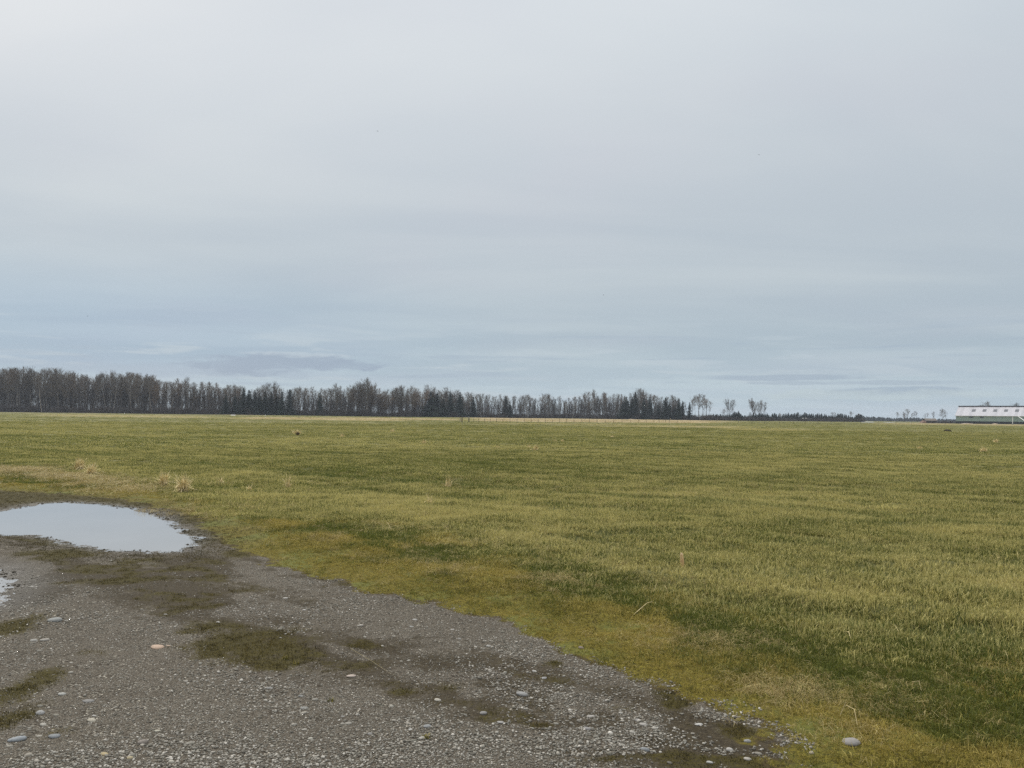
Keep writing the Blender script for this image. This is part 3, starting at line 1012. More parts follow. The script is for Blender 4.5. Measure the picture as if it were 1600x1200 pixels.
def stone_material(name, inst=True, tint=None):
    m, q = material(name)
    if inst:
        t = q.n('ShaderNodeAttribute', attribute_type='INSTANCER', attribute_name='t')
        s_ = q.n('ShaderNodeSeparateXYZ')
        q.put(s_.inputs[0], t.outputs['Vector'])
        r1, r2 = s_.outputs[0], s_.outputs[1]
    else:
        r1 = q.n('ShaderNodeObjectInfo').outputs['Random']
        r2 = q.math('FRACT', q.math('MULTIPLY', r1, 13.7))
        r1 = q.math('MULTIPLY', r1, .74)
    if tint:
        c = q.mix(q.math('MULTIPLY', r1, .3), tint, (.25, .24, .23))
    else:
        c = q.ramp(r1, [(0, (.075, .068, .054)), (.3, (.15, .14, .116)), (.6, (.245, .232, .20)), (.82, (.36, .34, .295)), (.95, (.50, .47, .415)), (1, (.66, .62, .55))])
        c = q.mix(q.math('MULTIPLY', r2, .4), c, q.ramp(r2, [(0, (.14, .15, .145)), (.5, (.21, .17, .115)), (1, (.18, .18, .145))]))
    oc = q.n('ShaderNodeTexCoord').outputs['Object']
    sp = q.noise(oc, 7, 5, .7)
    c = q.mix(q.math('MULTIPLY', q.step(sp, .45, .7), .4), c, (.09, .075, .055))
    q.put(q.p.inputs['Base Color'], c)
    q.p.inputs['Roughness'].default_value = .82
    bn = q.n('ShaderNodeBump')
    bn.inputs['Strength'].default_value = .25
    bn.inputs['Distance'].default_value = .02
    q.put(bn.inputs['Height'], q.noise(oc, 10, 5, .7))
    q.put(q.p.inputs['Normal'], bn.outputs[0])
    return m


M['grav'] = stone_material('gravel stones')
M['stone'] = stone_material('pebbles', False)
gp_t = [stone_mesh('gravel stone', 200 + k, M['grav'], 0) for k in range(6)]
x, y, q = sector(250000, 2.9, 9.5, 46, 2.1, 14)
Z = zones(x, y)
cov = np.clip(Z['moss'] * 1.5, 0, 1) + Z['dirt'] * .8 * np.clip(.4 + 1.6 * (fbm(x * 5 + 2, y * 5, 3) - .2), 0, 1.2)
keep = (Z['sA'] > -.06 + .3 * (q.random(len(x)) ** 3 - .15)) & (Z['s1'] < -.03) & (q.random(len(x)) > cov * .8)
x, y = x[keep], y[keep]
z = height(x, y)
n = len(x)
s = .0055 + .009 * q.random(n) ** 2.2 + (q.random(n) < .05) * .011 * q.random(n)
s *= .8 + .5 * sst(fbm(x * 1.2 + 9, y * 1.2, 3), .4, .65)
s *= 1 + .25 * sst(y, 5, 9)
scatter('gravel', np.stack([x, y, z + s * .12], 1), q.random(n) * 6.283, s, q.integers(0, 6, n), gp_t, None, np.column_stack([q.random(n) ** 1.25, q.random(n), q.random(n)]),
        (q.random(n) - .5) * .8, 'fine grey and brown loose gravel covering the track', 'gravel')

# dark clods and debris along the water line
M['clod'] = simple('wet clods', (.022, .018, .012), (.05, .042, .028), 30, .8)
cl_t = [stone_mesh('clod', 260 + k, M['clod'], 0) for k in range(4)]
CP = []
for P_ in (PUD1, PUD2):
    n_ = len(P_)
    for i_ in range(n_):
        a_, c_ = np.array(P_[i_]), np.array(P_[(i_ + 1) % n_])
        L_ = np.linalg.norm(c_ - a_)
        if L_ > 6:
            continue
        for _ in range(int(L_ * 34)):
            p_ = a_ + (c_ - a_) * rng.random() + rng.normal(0, .055, 2)
            if fbm(p_[:1] * 2.2, p_[1:] * 2.2, 3)[0] > .45:
                CP.append(p_)
CP = np.array(CP)
sz = .010 + .035 * rng.random(len(CP)) ** 2.5
scatter('mud_clods', np.column_stack([CP, np.maximum(height(CP[:, 0], CP[:, 1]), -.004) + sz * .1]), rng.random(len(CP)) * 6.283, sz, rng.integers(0, 4, len(CP)), cl_t, None,
        np.zeros((len(CP), 3)), None, 'small dark clods and debris along the edge of the puddles', 'mud clods')

# stones one can point at
big_t = [stone_mesh('stone', 300 + k, M['stone'], 1) for k in range(8)]
tints = {}


def stone(px, py, wpx, hpx, label, tint=None, group=None, cat='stone'):
    p = gp(px, py)
    dist = math.hypot(p[0], p[1])
    size = wpx * dist / F
    src = random.choice(big_t)
    o = src.copy()
    if tint:
        tint = tuple(v * .78 for v in tint)
        if tint not in tints:
            tints[tint] = (stone_material('stone ' + str(len(tints)), False, tint),)
        o.data = src.data.copy()
        o.data.materials[0] = tints[tint][0]
    C.objects.link(o)
    z = hz(*p)
    foresh = CAM_H / dist
    thick = max(.40, min(.75, hpx / wpx * 1.15 - foresh * .3)) if hpx else random.uniform(.4, .62)
    o.scale = (size, size * random.uniform(.8, 1.0), size * thick * 1.3)
    o.location = (p[0], p[1], z + size * thick * .06)
    o.rotation_euler = (random.uniform(-.15, .15), random.uniform(-.15, .15), random.uniform(-.5, .5))
    return tag(o, label, cat, group)


for s_ in [(1330, 1169, 27, 15, 'largest pale whitish stone at the foot of the verge, lower right', (.28, .265, .25)),
           (816, 1092, 21, 14, 'large angular light grey stone near the middle of the track', (.30, .30, .29)),
           (1008, 1178, 17, 11, 'blue grey rounded stone near the bottom edge of the track', (.22, .24, .25)),
           (246, 1016, 20, 9, 'flat pinkish stone lying on bare grey gravel', (.48, .34, .24)),
           (263, 1014, 8, 4, 'small pinkish chip beside the flat pinkish stone', (.50, .38, .28)),
           (27, 1162, 25, 12, 'large blue grey stone in moss at the lower left corner', (.27, .30, .32)),
           (86, 973, 22, 8, 'long flat grey stone beside the wet ground on the left', (.24, .25, .24)),
           (85, 1157, 16, 9, 'grey stone half sunk in moss right of the large blue grey one', (.20, .22, .23)),
           (62, 1122, 13, 9, 'round pale grey pebble just right of the left moss patch', (.33, .33, .32)),
           (97, 1091, 11, 6, 'oval whitish pebble on gravel near the left edge', (.38, .38, .35)),
           (143, 1133, 13, 7, 'cream oval pebble lying on bare gravel', (.45, .41, .32)),
           (147, 1125, 7, 4, 'small white pebble just above the cream oval one', (.48, .46, .42)),
           (163, 1185, 11, 7, 'ochre yellow rounded pebble at the bottom left', (.45, .36, .18)),
           (203, 1190, 10, 6, 'second ochre pebble right of the yellow one at the bottom', (.40, .34, .21)),
           (223, 1167, 15, 9, 'flat brownish grey pebble above the ochre ones', (.24, .21, .18)),
           (268, 1197, 10, 7, 'pale pebble cut by the bottom edge left of centre', (.42, .40, .33)),
           (53, 1004, 11, 5, 'left of two flat pale stones by the left moss patch', (.30, .29, .26)),
           (70, 1004, 13, 4, 'right of two flat pale stones by the left moss patch', (.34, .32, .28)),
           (138, 1101, 18, 6, 'flat dull grey stone on gravel left of centre', (.19, .185, .175)),
           (246, 1148, 10, 4, 'thin cream pebble above the group of bottom pebbles', (.46, .43, .34)),
           (549, 1060, 17, 6, 'flat pinkish white stone on the brown mossy strip', (.48, .40, .34)),
           (475, 1111, 15, 6, 'flat oval grey stone left of the pinkish white one', (.23, .23, .21)),
           (485, 1160, 8, 7, 'round cream pebble standing out near the bottom', (.48, .46, .38)),
           (470, 1092, 8, 7, 'round grey pebble above the flat oval grey stone', (.26, .26, .24)),
           (421, 1079, 13, 4, 'flat grey pebble at the end of the dark moss patch', (.25, .245, .23)),
           (535, 1124, 6, 5, 'small white pebble below the pinkish white stone', (.48, .46, .42)),
           (578, 1154, 9, 5, 'grey oval pebble right of the round cream pebble', (.28, .27, .25)),
           (641, 1147, 7, 4, 'very white small pebble near the flat slate stone', (.62, .60, .55)),
           (667, 1142, 14, 5, 'flat slate grey stone in the middle of the lower track', (.24, .25, .25)),
           (659, 1160, 10, 6, 'cream pebble with a green weed beside it', (.42, .40, .34)),
           (684, 1100, 12, 4, 'flat cream pebble on the dark brown strip', (.42, .39, .33)),
           (755, 1121, 13, 8, 'rounded grey stone left of the large angular stone', (.27, .26, .25)),
           (782, 1136, 12, 6, 'pale grey pebble below left of the large angular stone', (.33, .32, .30)),
           (648, 973, 9, 4, 'whitish stone on clean gravel near the verge edge', (.42, .41, .38)),
           (643, 985, 8, 3, 'grey flat pebble just below the whitish stone by the verge', (.30, .30, .28)),
           (563, 983, 11, 4, 'pale broken stone on the upper track', (.40, .37, .32)),
           (707, 989, 7, 3, 'small pale pebble at the upper track near the verge', (.42, .40, .36)),
           (763, 1015, 9, 5, 'light pebble on grey gravel close to the verge', (.36, .35, .32)),
           (718, 1003, 7, 4, 'light pebble left of the one close to the verge', (.36, .35, .32)),
           (908, 1020, 9, 7, 'round pinkish grey stone sitting in the yellow moss', (.27, .22, .20)),
           (835, 1055, 8, 5, 'white pebble on gravel below the verge edge', (.42, .41, .38)),
           (850, 1066, 10, 4, 'grey pebble right of the white pebble below the verge', (.30, .30, .30)),
           (923, 1125, 15, 6, 'pale flat stone in the right half of the track', (.36, .34, .31)),
           (949, 1100, 9, 4, 'small pale stone under the green edge of the verge', (.38, .36, .33)),
           (1006, 1138, 13, 7, 'oval pale grey stone in the right part of the track', (.36, .34, .31)),
           (996, 1131, 9, 5, 'grey pebble touching the oval pale grey stone', (.27, .26, .25)),
           (988, 1150, 9, 6, 'cream rounded pebble below the oval pale grey stone', (.40, .38, .33)),
           (918, 1145, 13, 7, 'grey flat stone below the pale flat stone on the right', (.28, .27, .26)),
           (1092, 1136, 15, 6, 'white flat stone beside the verge at right', (.48, .47, .44)),
           (1168, 1163, 12, 9, 'grey block shaped stone at the gravel edge, lower right', (.30, .30, .29)),
           (1140, 1177, 12, 9, 'whitish round stone at the bottom right of the track', (.42, .40, .36)),
           (1168, 1193, 12, 7, 'cream stone at the bottom right corner of the gravel', (.42, .39, .33)),
           (1268, 1183, 8, 6, 'lone yellowish pebble in the brown moss at the right', (.46, .40, .28)),
           (1109, 1198, 11, 6, 'white pebble cut by the bottom edge on the right', (.46, .45, .41)),
           (1010, 920, 6, 3, 'dark small stone in the green grass', (.10, .09, .09)),
           (50, 918, 7, 3, 'small pale pebble on dark wet gravel at the left', (.42, .40, .36)),
           (341, 977, 7, 4, 'white speck of stone beside the dark moss patch', (.52, .50, .46)),
           (475, 958, 6, 3, 'bright white pebble high on the track', (.58, .56, .52)),
           (446, 938, 9, 3, 'two-pixel thin pale flat stone at the far track', (.44, .42, .38))]:
    if 'two-pixel' in s_[4]:
        s_ = s_[:4] + ('thin pale flat stone farthest up the track',) + s_[5:]
    stone(*s_)
cnt = 0
while cnt < 230:
    px, py = random.uniform(0, 1220), 930 + 270 * random.random() ** .7
    p = gp(px, py)
    Zp = zones(np.array([p[0]]), np.array([p[1]]))
    if Zp['sA'][0] < .05 or random.random() < Zp['moss'][0] * 1.2 or Zp['s1'][0] > -.3 or Zp['s2'][0] > -.1:
        continue
    dist = math.hypot(*p)
    size = random.uniform(.017, .026) + .016 * random.random() ** 3
    stone(px, py, size * F / dist, 0, 'small rounded pebble lying loose among the finer gravel of the track', None, 'pebbles lying on the gravel track', 'pebble')
    cnt += 1

# ------------------------------------------------------------------ single plants and sticks in the field
def grass_clump(px, py, wpx, hpx, label, mat='straw', dense=70, arch=.55, group=None):
    arch = min(arch, .55)
    p = gp(px, py)
    dist = math.hypot(*p)
    hgt, wid = hpx * dist / F, wpx * dist / F
    root = empty('grass_tuft', (p[0], p[1], hz(*p)))
    q = tuft('blade', int(dense * 1.8), wid * .34, hgt * (1.45 if dist < 25 else 1.0), max(.004, dist * (.0007 if dist < 25 else .0004)), arch, int(px * 7 + py), M[mat], segs=4)
    q.name = 'leaf_blades'
    C.objects.link(q)
    q.parent = root
    s_ = tuft('stalk', max(3, dense // 12), wid * .12, hgt * 1.1, max(.005, dist * .0006), .3, int(px * 3 + py), M[mat], segs=3)
    s_.name = 'stalks'
    C.objects.link(s_)
    s_.parent = root
    return tag(root, label, 'grass tuft', group)


M['straw_top'] = simple('bleached straw', (.56, .44, .20), (.74, .62, .36), 8, .8)
M['dull_straw'] = simple('dull straw', (.30, .24, .12), (.40, .33, .17), 8, .85)
M['brown_straw'] = simple('brown dead grass', (.10, .07, .04), (.19, .14, .08), 8, .85)
grass_clump(255, 764, 14, 17, 'left of two bleached tan grass tufts beyond the puddle', 'straw_top', 80)
grass_clump(286, 773, 20, 20, 'wider right one of two bleached tan tufts beyond the puddle', 'straw_top', 110)
grass_clump(124, 738, 16, 14, 'tall tan grass tuft at the field edge above the puddle', 'straw_top', 80)
grass_clump(142, 744, 16, 13, 'tan grass tuft right of the tallest one above the puddle', 'straw_top', 80)
grass_clump(390, 771, 6, 8, 'small pale tan tuft right of the two bleached ones', 'straw_top', 30)
grass_clump(345, 760, 8, 10, 'thin tan wisp of grass between the bleached tufts and field', 'straw_top', 20, .6)
grass_clump(465, 682, 6, 6, 'dark brown dead tuft standing alone in the far field', 'brown_straw', 120, .7)
grass_clump(463, 679, 22, 7, 'tan fringe of grass behind the dark brown dead tuft', 'straw_top', 60, .9)
grass_clump(535, 685, 9, 7, 'small tan tuft right of the dark brown tuft', 'straw_top', 40)
grass_clump(662, 695, 10, 9, 'pale looped tuft in the middle distance left of centre', 'straw_top', 40)
grass_clump(613, 676, 9, 6, 'small pale tuft farther out than the looped one', 'straw_top', 40)
grass_clump(778, 702, 10, 5, 'low orange tan tuft left of the brightest tan tuft', 'straw_top', 60)
grass_clump(837, 705, 10, 10, 'bright orange tan tuft in the field at the centre', 'straw_top', 70)
grass_clump(826, 701, 8, 5, 'small pale tuft touching the bright orange tan one', 'straw_top', 40)
grass_clump(956, 685, 8, 5, 'pale tuft in the far field right of centre', 'straw_top', 40)
grass_clump(867, 691, 8, 4, 'left one of a pair of small far tufts', 'straw_top', 30)
grass_clump(879, 691, 6, 4, 'right one of a pair of small far tufts', 'straw_top', 30)
grass_clump(1537, 708, 13, 7, 'bushy pale tuft in the field below the barn', 'straw_top', 60)
grass_clump(1556, 692, 9, 5, 'smaller pale tuft right above the bushy pale one', 'straw_top', 40)
grass_clump(1437, 703, 10, 5, 'low straw tuft left of the bushy pale tuft', 'straw_top', 40)
grass_clump(450, 768, 10, 16, 'upright tan wisp in green grass near the verge', 'straw_top', 18, .5)
grass_clump(700, 765, 18, 14, 'thin spread of pale stems left of centre', 'straw_top', 24, .6)
grass_clump(672, 795, 12, 14, 'short upright tan blades near the middle', 'straw_top', 16, .6)

# small cut wooden peg in the grass
p = gp(1067, 899)
st_ = empty('wooden_peg', (p[0], p[1], hz(*p)))
mb = MB()
mb.tube([(0, 0, -.03), (-.008, 0, .065), (-.014, 0, .13)], (.019, .019, .016), 8, True)
M['peg'] = simple('fresh cut wood', (.50, .32, .15), (.60, .42, .22), 20, .7)
mb.build('shaft', M['peg'], st_)
mb = MB()
mb.tube([(-.014, 0, .129), (-.018, 0, .146)], (.0165, .006), 8, True)
mb.build('tip', simple('pale peg tip', (.50, .36, .20), (.58, .44, .27), 20, .7), st_)
tag(st_, 'small pale orange wooden peg poking out of the grass right of centre', 'peg')

# dead twigs on the verge
for k, (px, py, tpx, tpy, lab) in enumerate([(598, 822, 612, 838, 'upright bent end of dead twig left of centre on the verge'), (597, 836, 632, 829, 'long pale dead twig lying on the verge left of centre'),
                                            (1020, 942, 1027, 920, 'thin upright dead stem leaning in the verge grass'), (990, 972, 1024, 950, 'long thin pale stem slanting across the verge'),
                                            (1316, 1000, 1330, 1016, 'pale straight twig near the right part of the verge'), (1322, 1115, 1340, 1150, 'thick bent dead stalk beside the whitish stone'),
                                            (1313, 1135, 1322, 1113, 'upright pale stalk just left of the thick bent one'), (1425, 1080, 1440, 1098, 'short pale straw lying on green grass, lower right'),
                                            (548, 1020, 610, 1060, 'long hair-thin pale straw lying across the gravel')]):
    a, c = gp(px, py), gp(tpx, tpy)
    za, zc = hz(*a) + .012, hz(*c) + .012
    mb = MB()
    if tpy < py and abs(tpx - px) < 12:
        c = (a[0] + (tpx - px) / F * a[1], a[1])
        zc = za + (py - tpy) / F * a[1]
    mid = ((a[0] + c[0]) / 2 + .015, (a[1] + c[1]) / 2, (za + zc) / 2 + .035 * (k != 8) - .004)
    r_ = .0020 if k not in (5, 8) else (.0026 if k == 5 else .0008)
    mb.tube([(a[0], a[1], za), mid, (c[0], c[1], zc)], (r_, r_ * .85, r_ * .5), 5, True)
    if k in (1, 3):
        mb.tube([mid, (mid[0] + .05, mid[1] - .03, mid[2] + .015)], (r_ * .6, r_ * .3), 4, True)
    o = mb.build('twig', M['straw_top'] if k < 5 else M['dull_straw'])
    tag(o, lab, 'twig')

# little green weed in the gravel
for px, py, lab in [(668, 1160, 'tiny green weed sprouting beside the cream pebble'), (517, 1100, 'tiny yellow green weed in the gravel left of centre'), (445, 1032, 'yellow green sprig on the dark moss patch'),
                    (462, 1041, 'second smaller sprig on the dark moss patch')]:
    p = gp(px, py)
    o = tuft('weed', 26, .02, .028, .007, .9, px, M['low'], segs=3)
    o.name = 'weed'
    C.objects.link(o)
    o.location = (p[0], p[1], hz(*p))
    tag(o, lab, 'weed')

# dark soil mound far out on the right
p = gp(1481.5, 675.0)
import bmesh
bm = bmesh.new()
bmesh.ops.create_icosphere(bm, subdivisions=4, radius=1)
for v in bm.verts:
    c = v.co
    n_ = fbm(np.array([c.x * 2.3 + 5]), np.array([c.y * 2.3 + c.z * 2]), 4)[0]
    k = .75 + .55 * n_
    v.co = Vector((c.x * .55 * k, c.y * .4 * k, max(-.05, c.z * .27 * k * (1.15 - .5 * c.x))))
me = bpy.data.meshes.new('soil_mound')
bm.to_mesh(me)
bm.free()
me.materials.append(M['soil'])
o = bpy.data.objects.new('soil_mound', me)
C.objects.link(o)
o.location = (p[0], p[1], hz(*p))
tag(o, 'low black mound of soil lying in the field in front of the barn', 'mound')

# ------------------------------------------------------------------ trees
def bare_tree(name, seed, Ht, spread=.17, start=.35, n1=20, n2=6, n3=5, incl=(22, 46), bark='bark', tw='twig', trunks=1, rad=.0085):
    q = np.random.default_rng(seed)
    tb, cb = MB(), MB()

    def norm(v):
        return v / (np.linalg.norm(v) + 1e-9)

    def branch(mbx, p, d, L, r, n, curve, sides):
        pts, rad_ = [p], [r]
        dirs = []
        for k in range(n):
            d = norm(d + q.normal(0, .12, 3) + np.array([0, 0, curve]))
            p = p + d * L / n
            pts.append(p)
            rad_.append(max(r * (1 - .75 * (k + 1) / n), .018))
            dirs.append(d)
        mbx.tube(pts, rad_, sides)
        return pts, rad_, dirs
    for tk in range(trunks):
        base = np.array([q.normal(0, .4), q.normal(0, .4), -.3]) if trunks > 1 else np.array([0, 0, -.3])
        hk = Ht * (1 if tk == 0 else q.uniform(.75, .97))
        d0 = norm(np.array([q.normal(0, .04 + .06 * (trunks > 1)), q.normal(0, .04 + .06 * (trunks > 1)), 1]))
        pts, rads = [base], [Ht * rad]
        p, d = base, d0
        for k in range(9):
            d = norm(d + q.normal(0, .035, 3) + np.array([0, 0, .05]))
            p = p + d * hk / 9
            pts.append(p)
            rads.append(Ht * rad * (1 - .93 * (k + 1) / 9))
        tb.tube(pts, rads, 6)
        for kb in range(n1):
            t = start + (1 - start) * ((kb + q.random()) / n1) ** .9
            t = min(t, .985)
            i_ = int(t * 9)
            f_ = t * 9 - i_
            p = pts[i_] * (1 - f_) + pts[i_ + 1] * f_
            a = q.random() * 6.283
            inc = R(q.uniform(*incl)) * (1.1 - .5 * (t - start))
            d = np.array([math.sin(inc) * math.cos(a), math.sin(inc) * math.sin(a), math.cos(inc)])
            prof = (1 - ((t - start) / (1 - start))) ** .7 * .9 + .22
            if t < start + .12:
                prof *= .6
            L = Ht * spread * prof * q.uniform(.7, 1.3) * 1.5
            bp, br, bd = branch(cb, p, d, L, max(Ht * rad * .32 * prof, .035), 5, .12, 4)
            for k2 in range(n2):
                ii = q.integers(1, 5)
                dd = norm(bd[ii] + q.normal(0, .48, 3) + np.array([0, 0, .15]))
                L2 = L * q.uniform(.25, .5)
                sp_, sr_, sd_ = branch(cb, bp[ii], dd, L2, .035, 3, .1, 3)
                for k3 in range(n3):
                    jj = q.integers(0, 3)
                    d3 = norm(sd_[jj] + q.normal(0, .5, 3) + np.array([0, 0, .12]))
                    L3 = L2 * q.uniform(.35, .8)
                    cb.tube([sp_[jj + 1], sp_[jj + 1] + d3 * L3], (.022, .010), 3)
    root = bpy.data.objects.new(name, None)
    root.empty_display_size = 1
    a = tb.build('trunk', M[bark], root, True, False)
    c = cb.build('crown', M[tw], root, False, False)
    tb.v += cb.v
    tb.f += [[i + tb.n for i in f] for f in cb.f]
    return [root, a, c, Ht, tb]


def conifer(name, seed, Ht, wid=.2, droop=.35):
    q = np.random.default_rng(seed)
    tb = MB()
    tb.tube([(0, 0, -.3), (0, 0, Ht * .5), (q.normal(0, .1), 0, Ht)], (Ht * .012, Ht * .008, .03), 6)
    V, Fs = [], []
    nw = int(Ht * 2.0)
    for k in range(nw):
        t = .06 + .94 * (k + q.random() * .6) / nw
        if q.random() < .06:
            continue
        L0 = Ht * wid * (1 - t) ** .8 * (1 + .25 * math.sin(k * 1.7 + seed)) + .25
        for m_ in range(7):
            a = q.random() * 6.283
            L = L0 * q.uniform(.55, 1.2)
            pz = Ht * t
            n = 5
            for s_ in range(n):
                f = (s_ + .5 + q.random() * .4) / n
                c = np.array([math.cos(a) * L * f, math.sin(a) * L * f, pz - droop * L * f + .15 * L * f * f])
                sz = L * .20 * (1.15 - .7 * f) + .12
                for _ in range(3):
                    u_ = q.normal(0, 1, 3)
                    u_ /= np.linalg.norm(u_)
                    w_ = q.normal(0, 1, 3)
                    w_[2] -= .6
                    w_ /= np.linalg.norm(w_)
                    cc = c + q.normal(0, sz * .45, 3)
                    i0 = len(V)
                    V += [cc - u_ * sz * .7, cc + u_ * sz * .7, cc + w_ * sz * 1.2]
                    Fs.append((i0, i0 + 1, i0 + 2))
    root = bpy.data.objects.new(name, None)
    a = tb.build('trunk', M['bark'], root, True, False)
    c = mesh('crown', V, np.array(Fs), M['needle'], root, False, False)
    return [root, a, c, Ht]


def place_tree(proto, x, y, h, label, group, wide=1.0, cat='tree'):
    root, a, c, H0 = proto[:4]
    r_ = root.copy()
    C.objects.link(r_)
    s_ = h / H0
    r_.location = (x, y, hz(x, y) if math.hypot(x, y) < 500 else 0)
    r_.scale = (s_ * wide, s_ * wide, s_)
    r_.rotation_euler = (random.uniform(-.02, .02), random.uniform(-.02, .02), random.uniform(0, 6.283))
    for ch in (a, c):
        d = ch.copy()
        C.objects.link(d)
        d.parent = r_
    return tag(r_, label, cat, group)


bare = [bare_tree('bare_tree', 500 + k, 26, .125 + .03 * (k % 3), .38 + .07 * (k % 4), 20 + 3 * (k % 3), 6, 6, bark=['bark', 'bark', 'bark_pale'][k % 3], tw=['twig', 'twig_warm'][k % 4 == 3]) for k in range(9)]
broad = [bare_tree('bare_tree', 540 + k, 24, .23, .30, 24, 8, 7, (25, 55), tw='twig_warm' if k == 1 else 'twig', trunks=1 + k % 2) for k in range(4)]
clump = [bare_tree('bare_tree', 560 + k, 22, .19, .28, 16, 7, 6, (15, 34), trunks=3 + k, rad=.006) for k in range(2)]
fir = [conifer('conifer', 580 + k, 22, .17 + .03 * (k % 3), .25 + .1 * (k % 2)) for k in range(5)]
small_fir = [conifer('conifer', 590 + k, 14, .24, .3) for k in range(3)]

# top line of the wood as read off the photograph
top = [(-60, 580), (0, 578), (25, 577), (45, 577), (60, 582), (82, 580), (92, 580), (107, 586), (130, 587), (142, 590), (160, 584), (167, 583), (180, 588), (200, 583), (215, 587), (230, 587), (243, 591), (250, 601), (262, 595),
       (275, 599), (291, 592), (305, 602), (323, 598), (345, 603), (365, 603), (385, 606), (398, 608), (412, 605), (428, 600), (440, 609), (452, 609), (465, 608), (480, 606), (505, 608), (515, 610), (529, 604), (545, 607), (553, 604), (565, 599), (575, 596),
       (583, 603), (590, 613), (600, 611), (620, 608), (640, 605), (650, 608), (657, 613), (665, 613), (675, 605), (685, 612), (697, 612), (705, 609), (718, 614), (730, 616), (740, 621), (755, 616), (765, 619), (778, 617), (790, 620),
       (800, 621), (810, 618), (830, 618), (840, 623), (850, 618), (875, 618), (885, 623), (900, 620), (908, 616), (920, 615), (926, 609), (935, 616), (946, 612), (955, 617), (966, 614), (978, 620), (985, 616), (993, 610), (1006, 611),
       (1015, 620), (1028, 618), (1040, 622), (1055, 618), (1062, 623), (1070, 630), (1077, 628), (1085, 621), (1090, 619), (1097, 619), (1104, 628)]
tx, ty = np.array([a for a, _ in top], float), np.array([c for _, c in top], float)


def woodY(px):
    return float(np.interp(px, [-80, 0, 300, 600, 800, 950, 1110], [530, 525, 515, 520, 600, 610, 565]))


def hgt_at(px, Yd, dtop=0.0):
    tp = float(np.interp(px, tx, ty)) + dtop
    return atY(px, tp, Yd).z


sections = [(-60, 250, 'tall thin bare tree in the dense stand left of the first gap in the treeline', 'bare trees of the far left stand'),
            (250, 395, 'bare tree between the first gap in the treeline and the dark conifers', 'bare trees left of the dark conifers'),
            (395, 545, 'slender grey bare tree just right of the dark conifer group', 'bare trees right of the dark conifers'),
            (545, 700, 'rounded bare tree in the brownish stand left of the picture centre', 'bare trees of the brownish stand'),
            (700, 840, 'bare tree among scattered pointed firs near the picture centre', 'bare trees between the pointed firs'),
            (840, 985, 'thin straight bare tree in the even brown stand right of centre', 'bare trees of the even brown stand'),
            (985, 1113, 'bare tree near the right end of the dense treeline', 'bare trees at the right end of the treeline')]


def sec(px):
    for a, c, l, g in sections:
        if a <= px < c:
            return l, g
    return sections[-1][2:]


special = {291: 'tall bare tree rising above its neighbours right of the first gap', 428: 'tall bare crown standing above the dark conifers', 575: 'tallest broad bare tree of the clump left of centre',
           926: 'tallest thin tree with knobby top right of centre', 243: 'wide forked bare tree at the edge of the first gap', 529: 'bare round-topped tree left of the tallest clump'}
done = []
for px, lab in special.items():
    Yd = woodY(px) - 6
    pr = random.choice(broad if px in (575, 243, 428, 529) else bare)
    p = atY(px, 640, Yd)
    place_tree(pr, p.x, Yd, hgt_at(px, Yd, 0), lab, None)
    done.append(px)
# front row follows the skyline, second row fills it
px = -55.0
nb = 0
while px < 1108:
    Yd = woodY(px) + random.uniform(-8, 10)
    if not any(abs(px - d_) < 2.5 for d_ in done):
        lab, grp = sec(px)
        if 545 < px < 735:
            pr = random.choice(broad + bare[:3])
        elif px > 1066:
            pr = random.choice(bare)
        else:
            pr = random.choice(bare + broad[:1])
        h = hgt_at(px, Yd, abs(random.gauss(0, 2.2)) - .5)
        p = atY(px, 640, Yd)
        place_tree(pr, p.x, Yd, h, lab, grp, random.uniform(1.0, 1.5))
        nb += 1
    px += random.uniform(3.2, 6.0) * (1 if px < 1066 else 1.3)
px = -50.0
while px < 1066:
    Yd = woodY(px) + random.uniform(14, 34)
    lab, grp = sec(px)
    h = hgt_at(px, Yd, random.uniform(0, 7))
    p = atY(px, 640, Yd)
    if 372 < px < 402 or 404 < px < 440:
        h *= .9
    if nb < 285:
        place_tree(random.choice(bare), p.x, Yd, h, lab, grp, random.uniform(.9, 1.25))
        nb += 1
    px += random.uniform(8, 15)

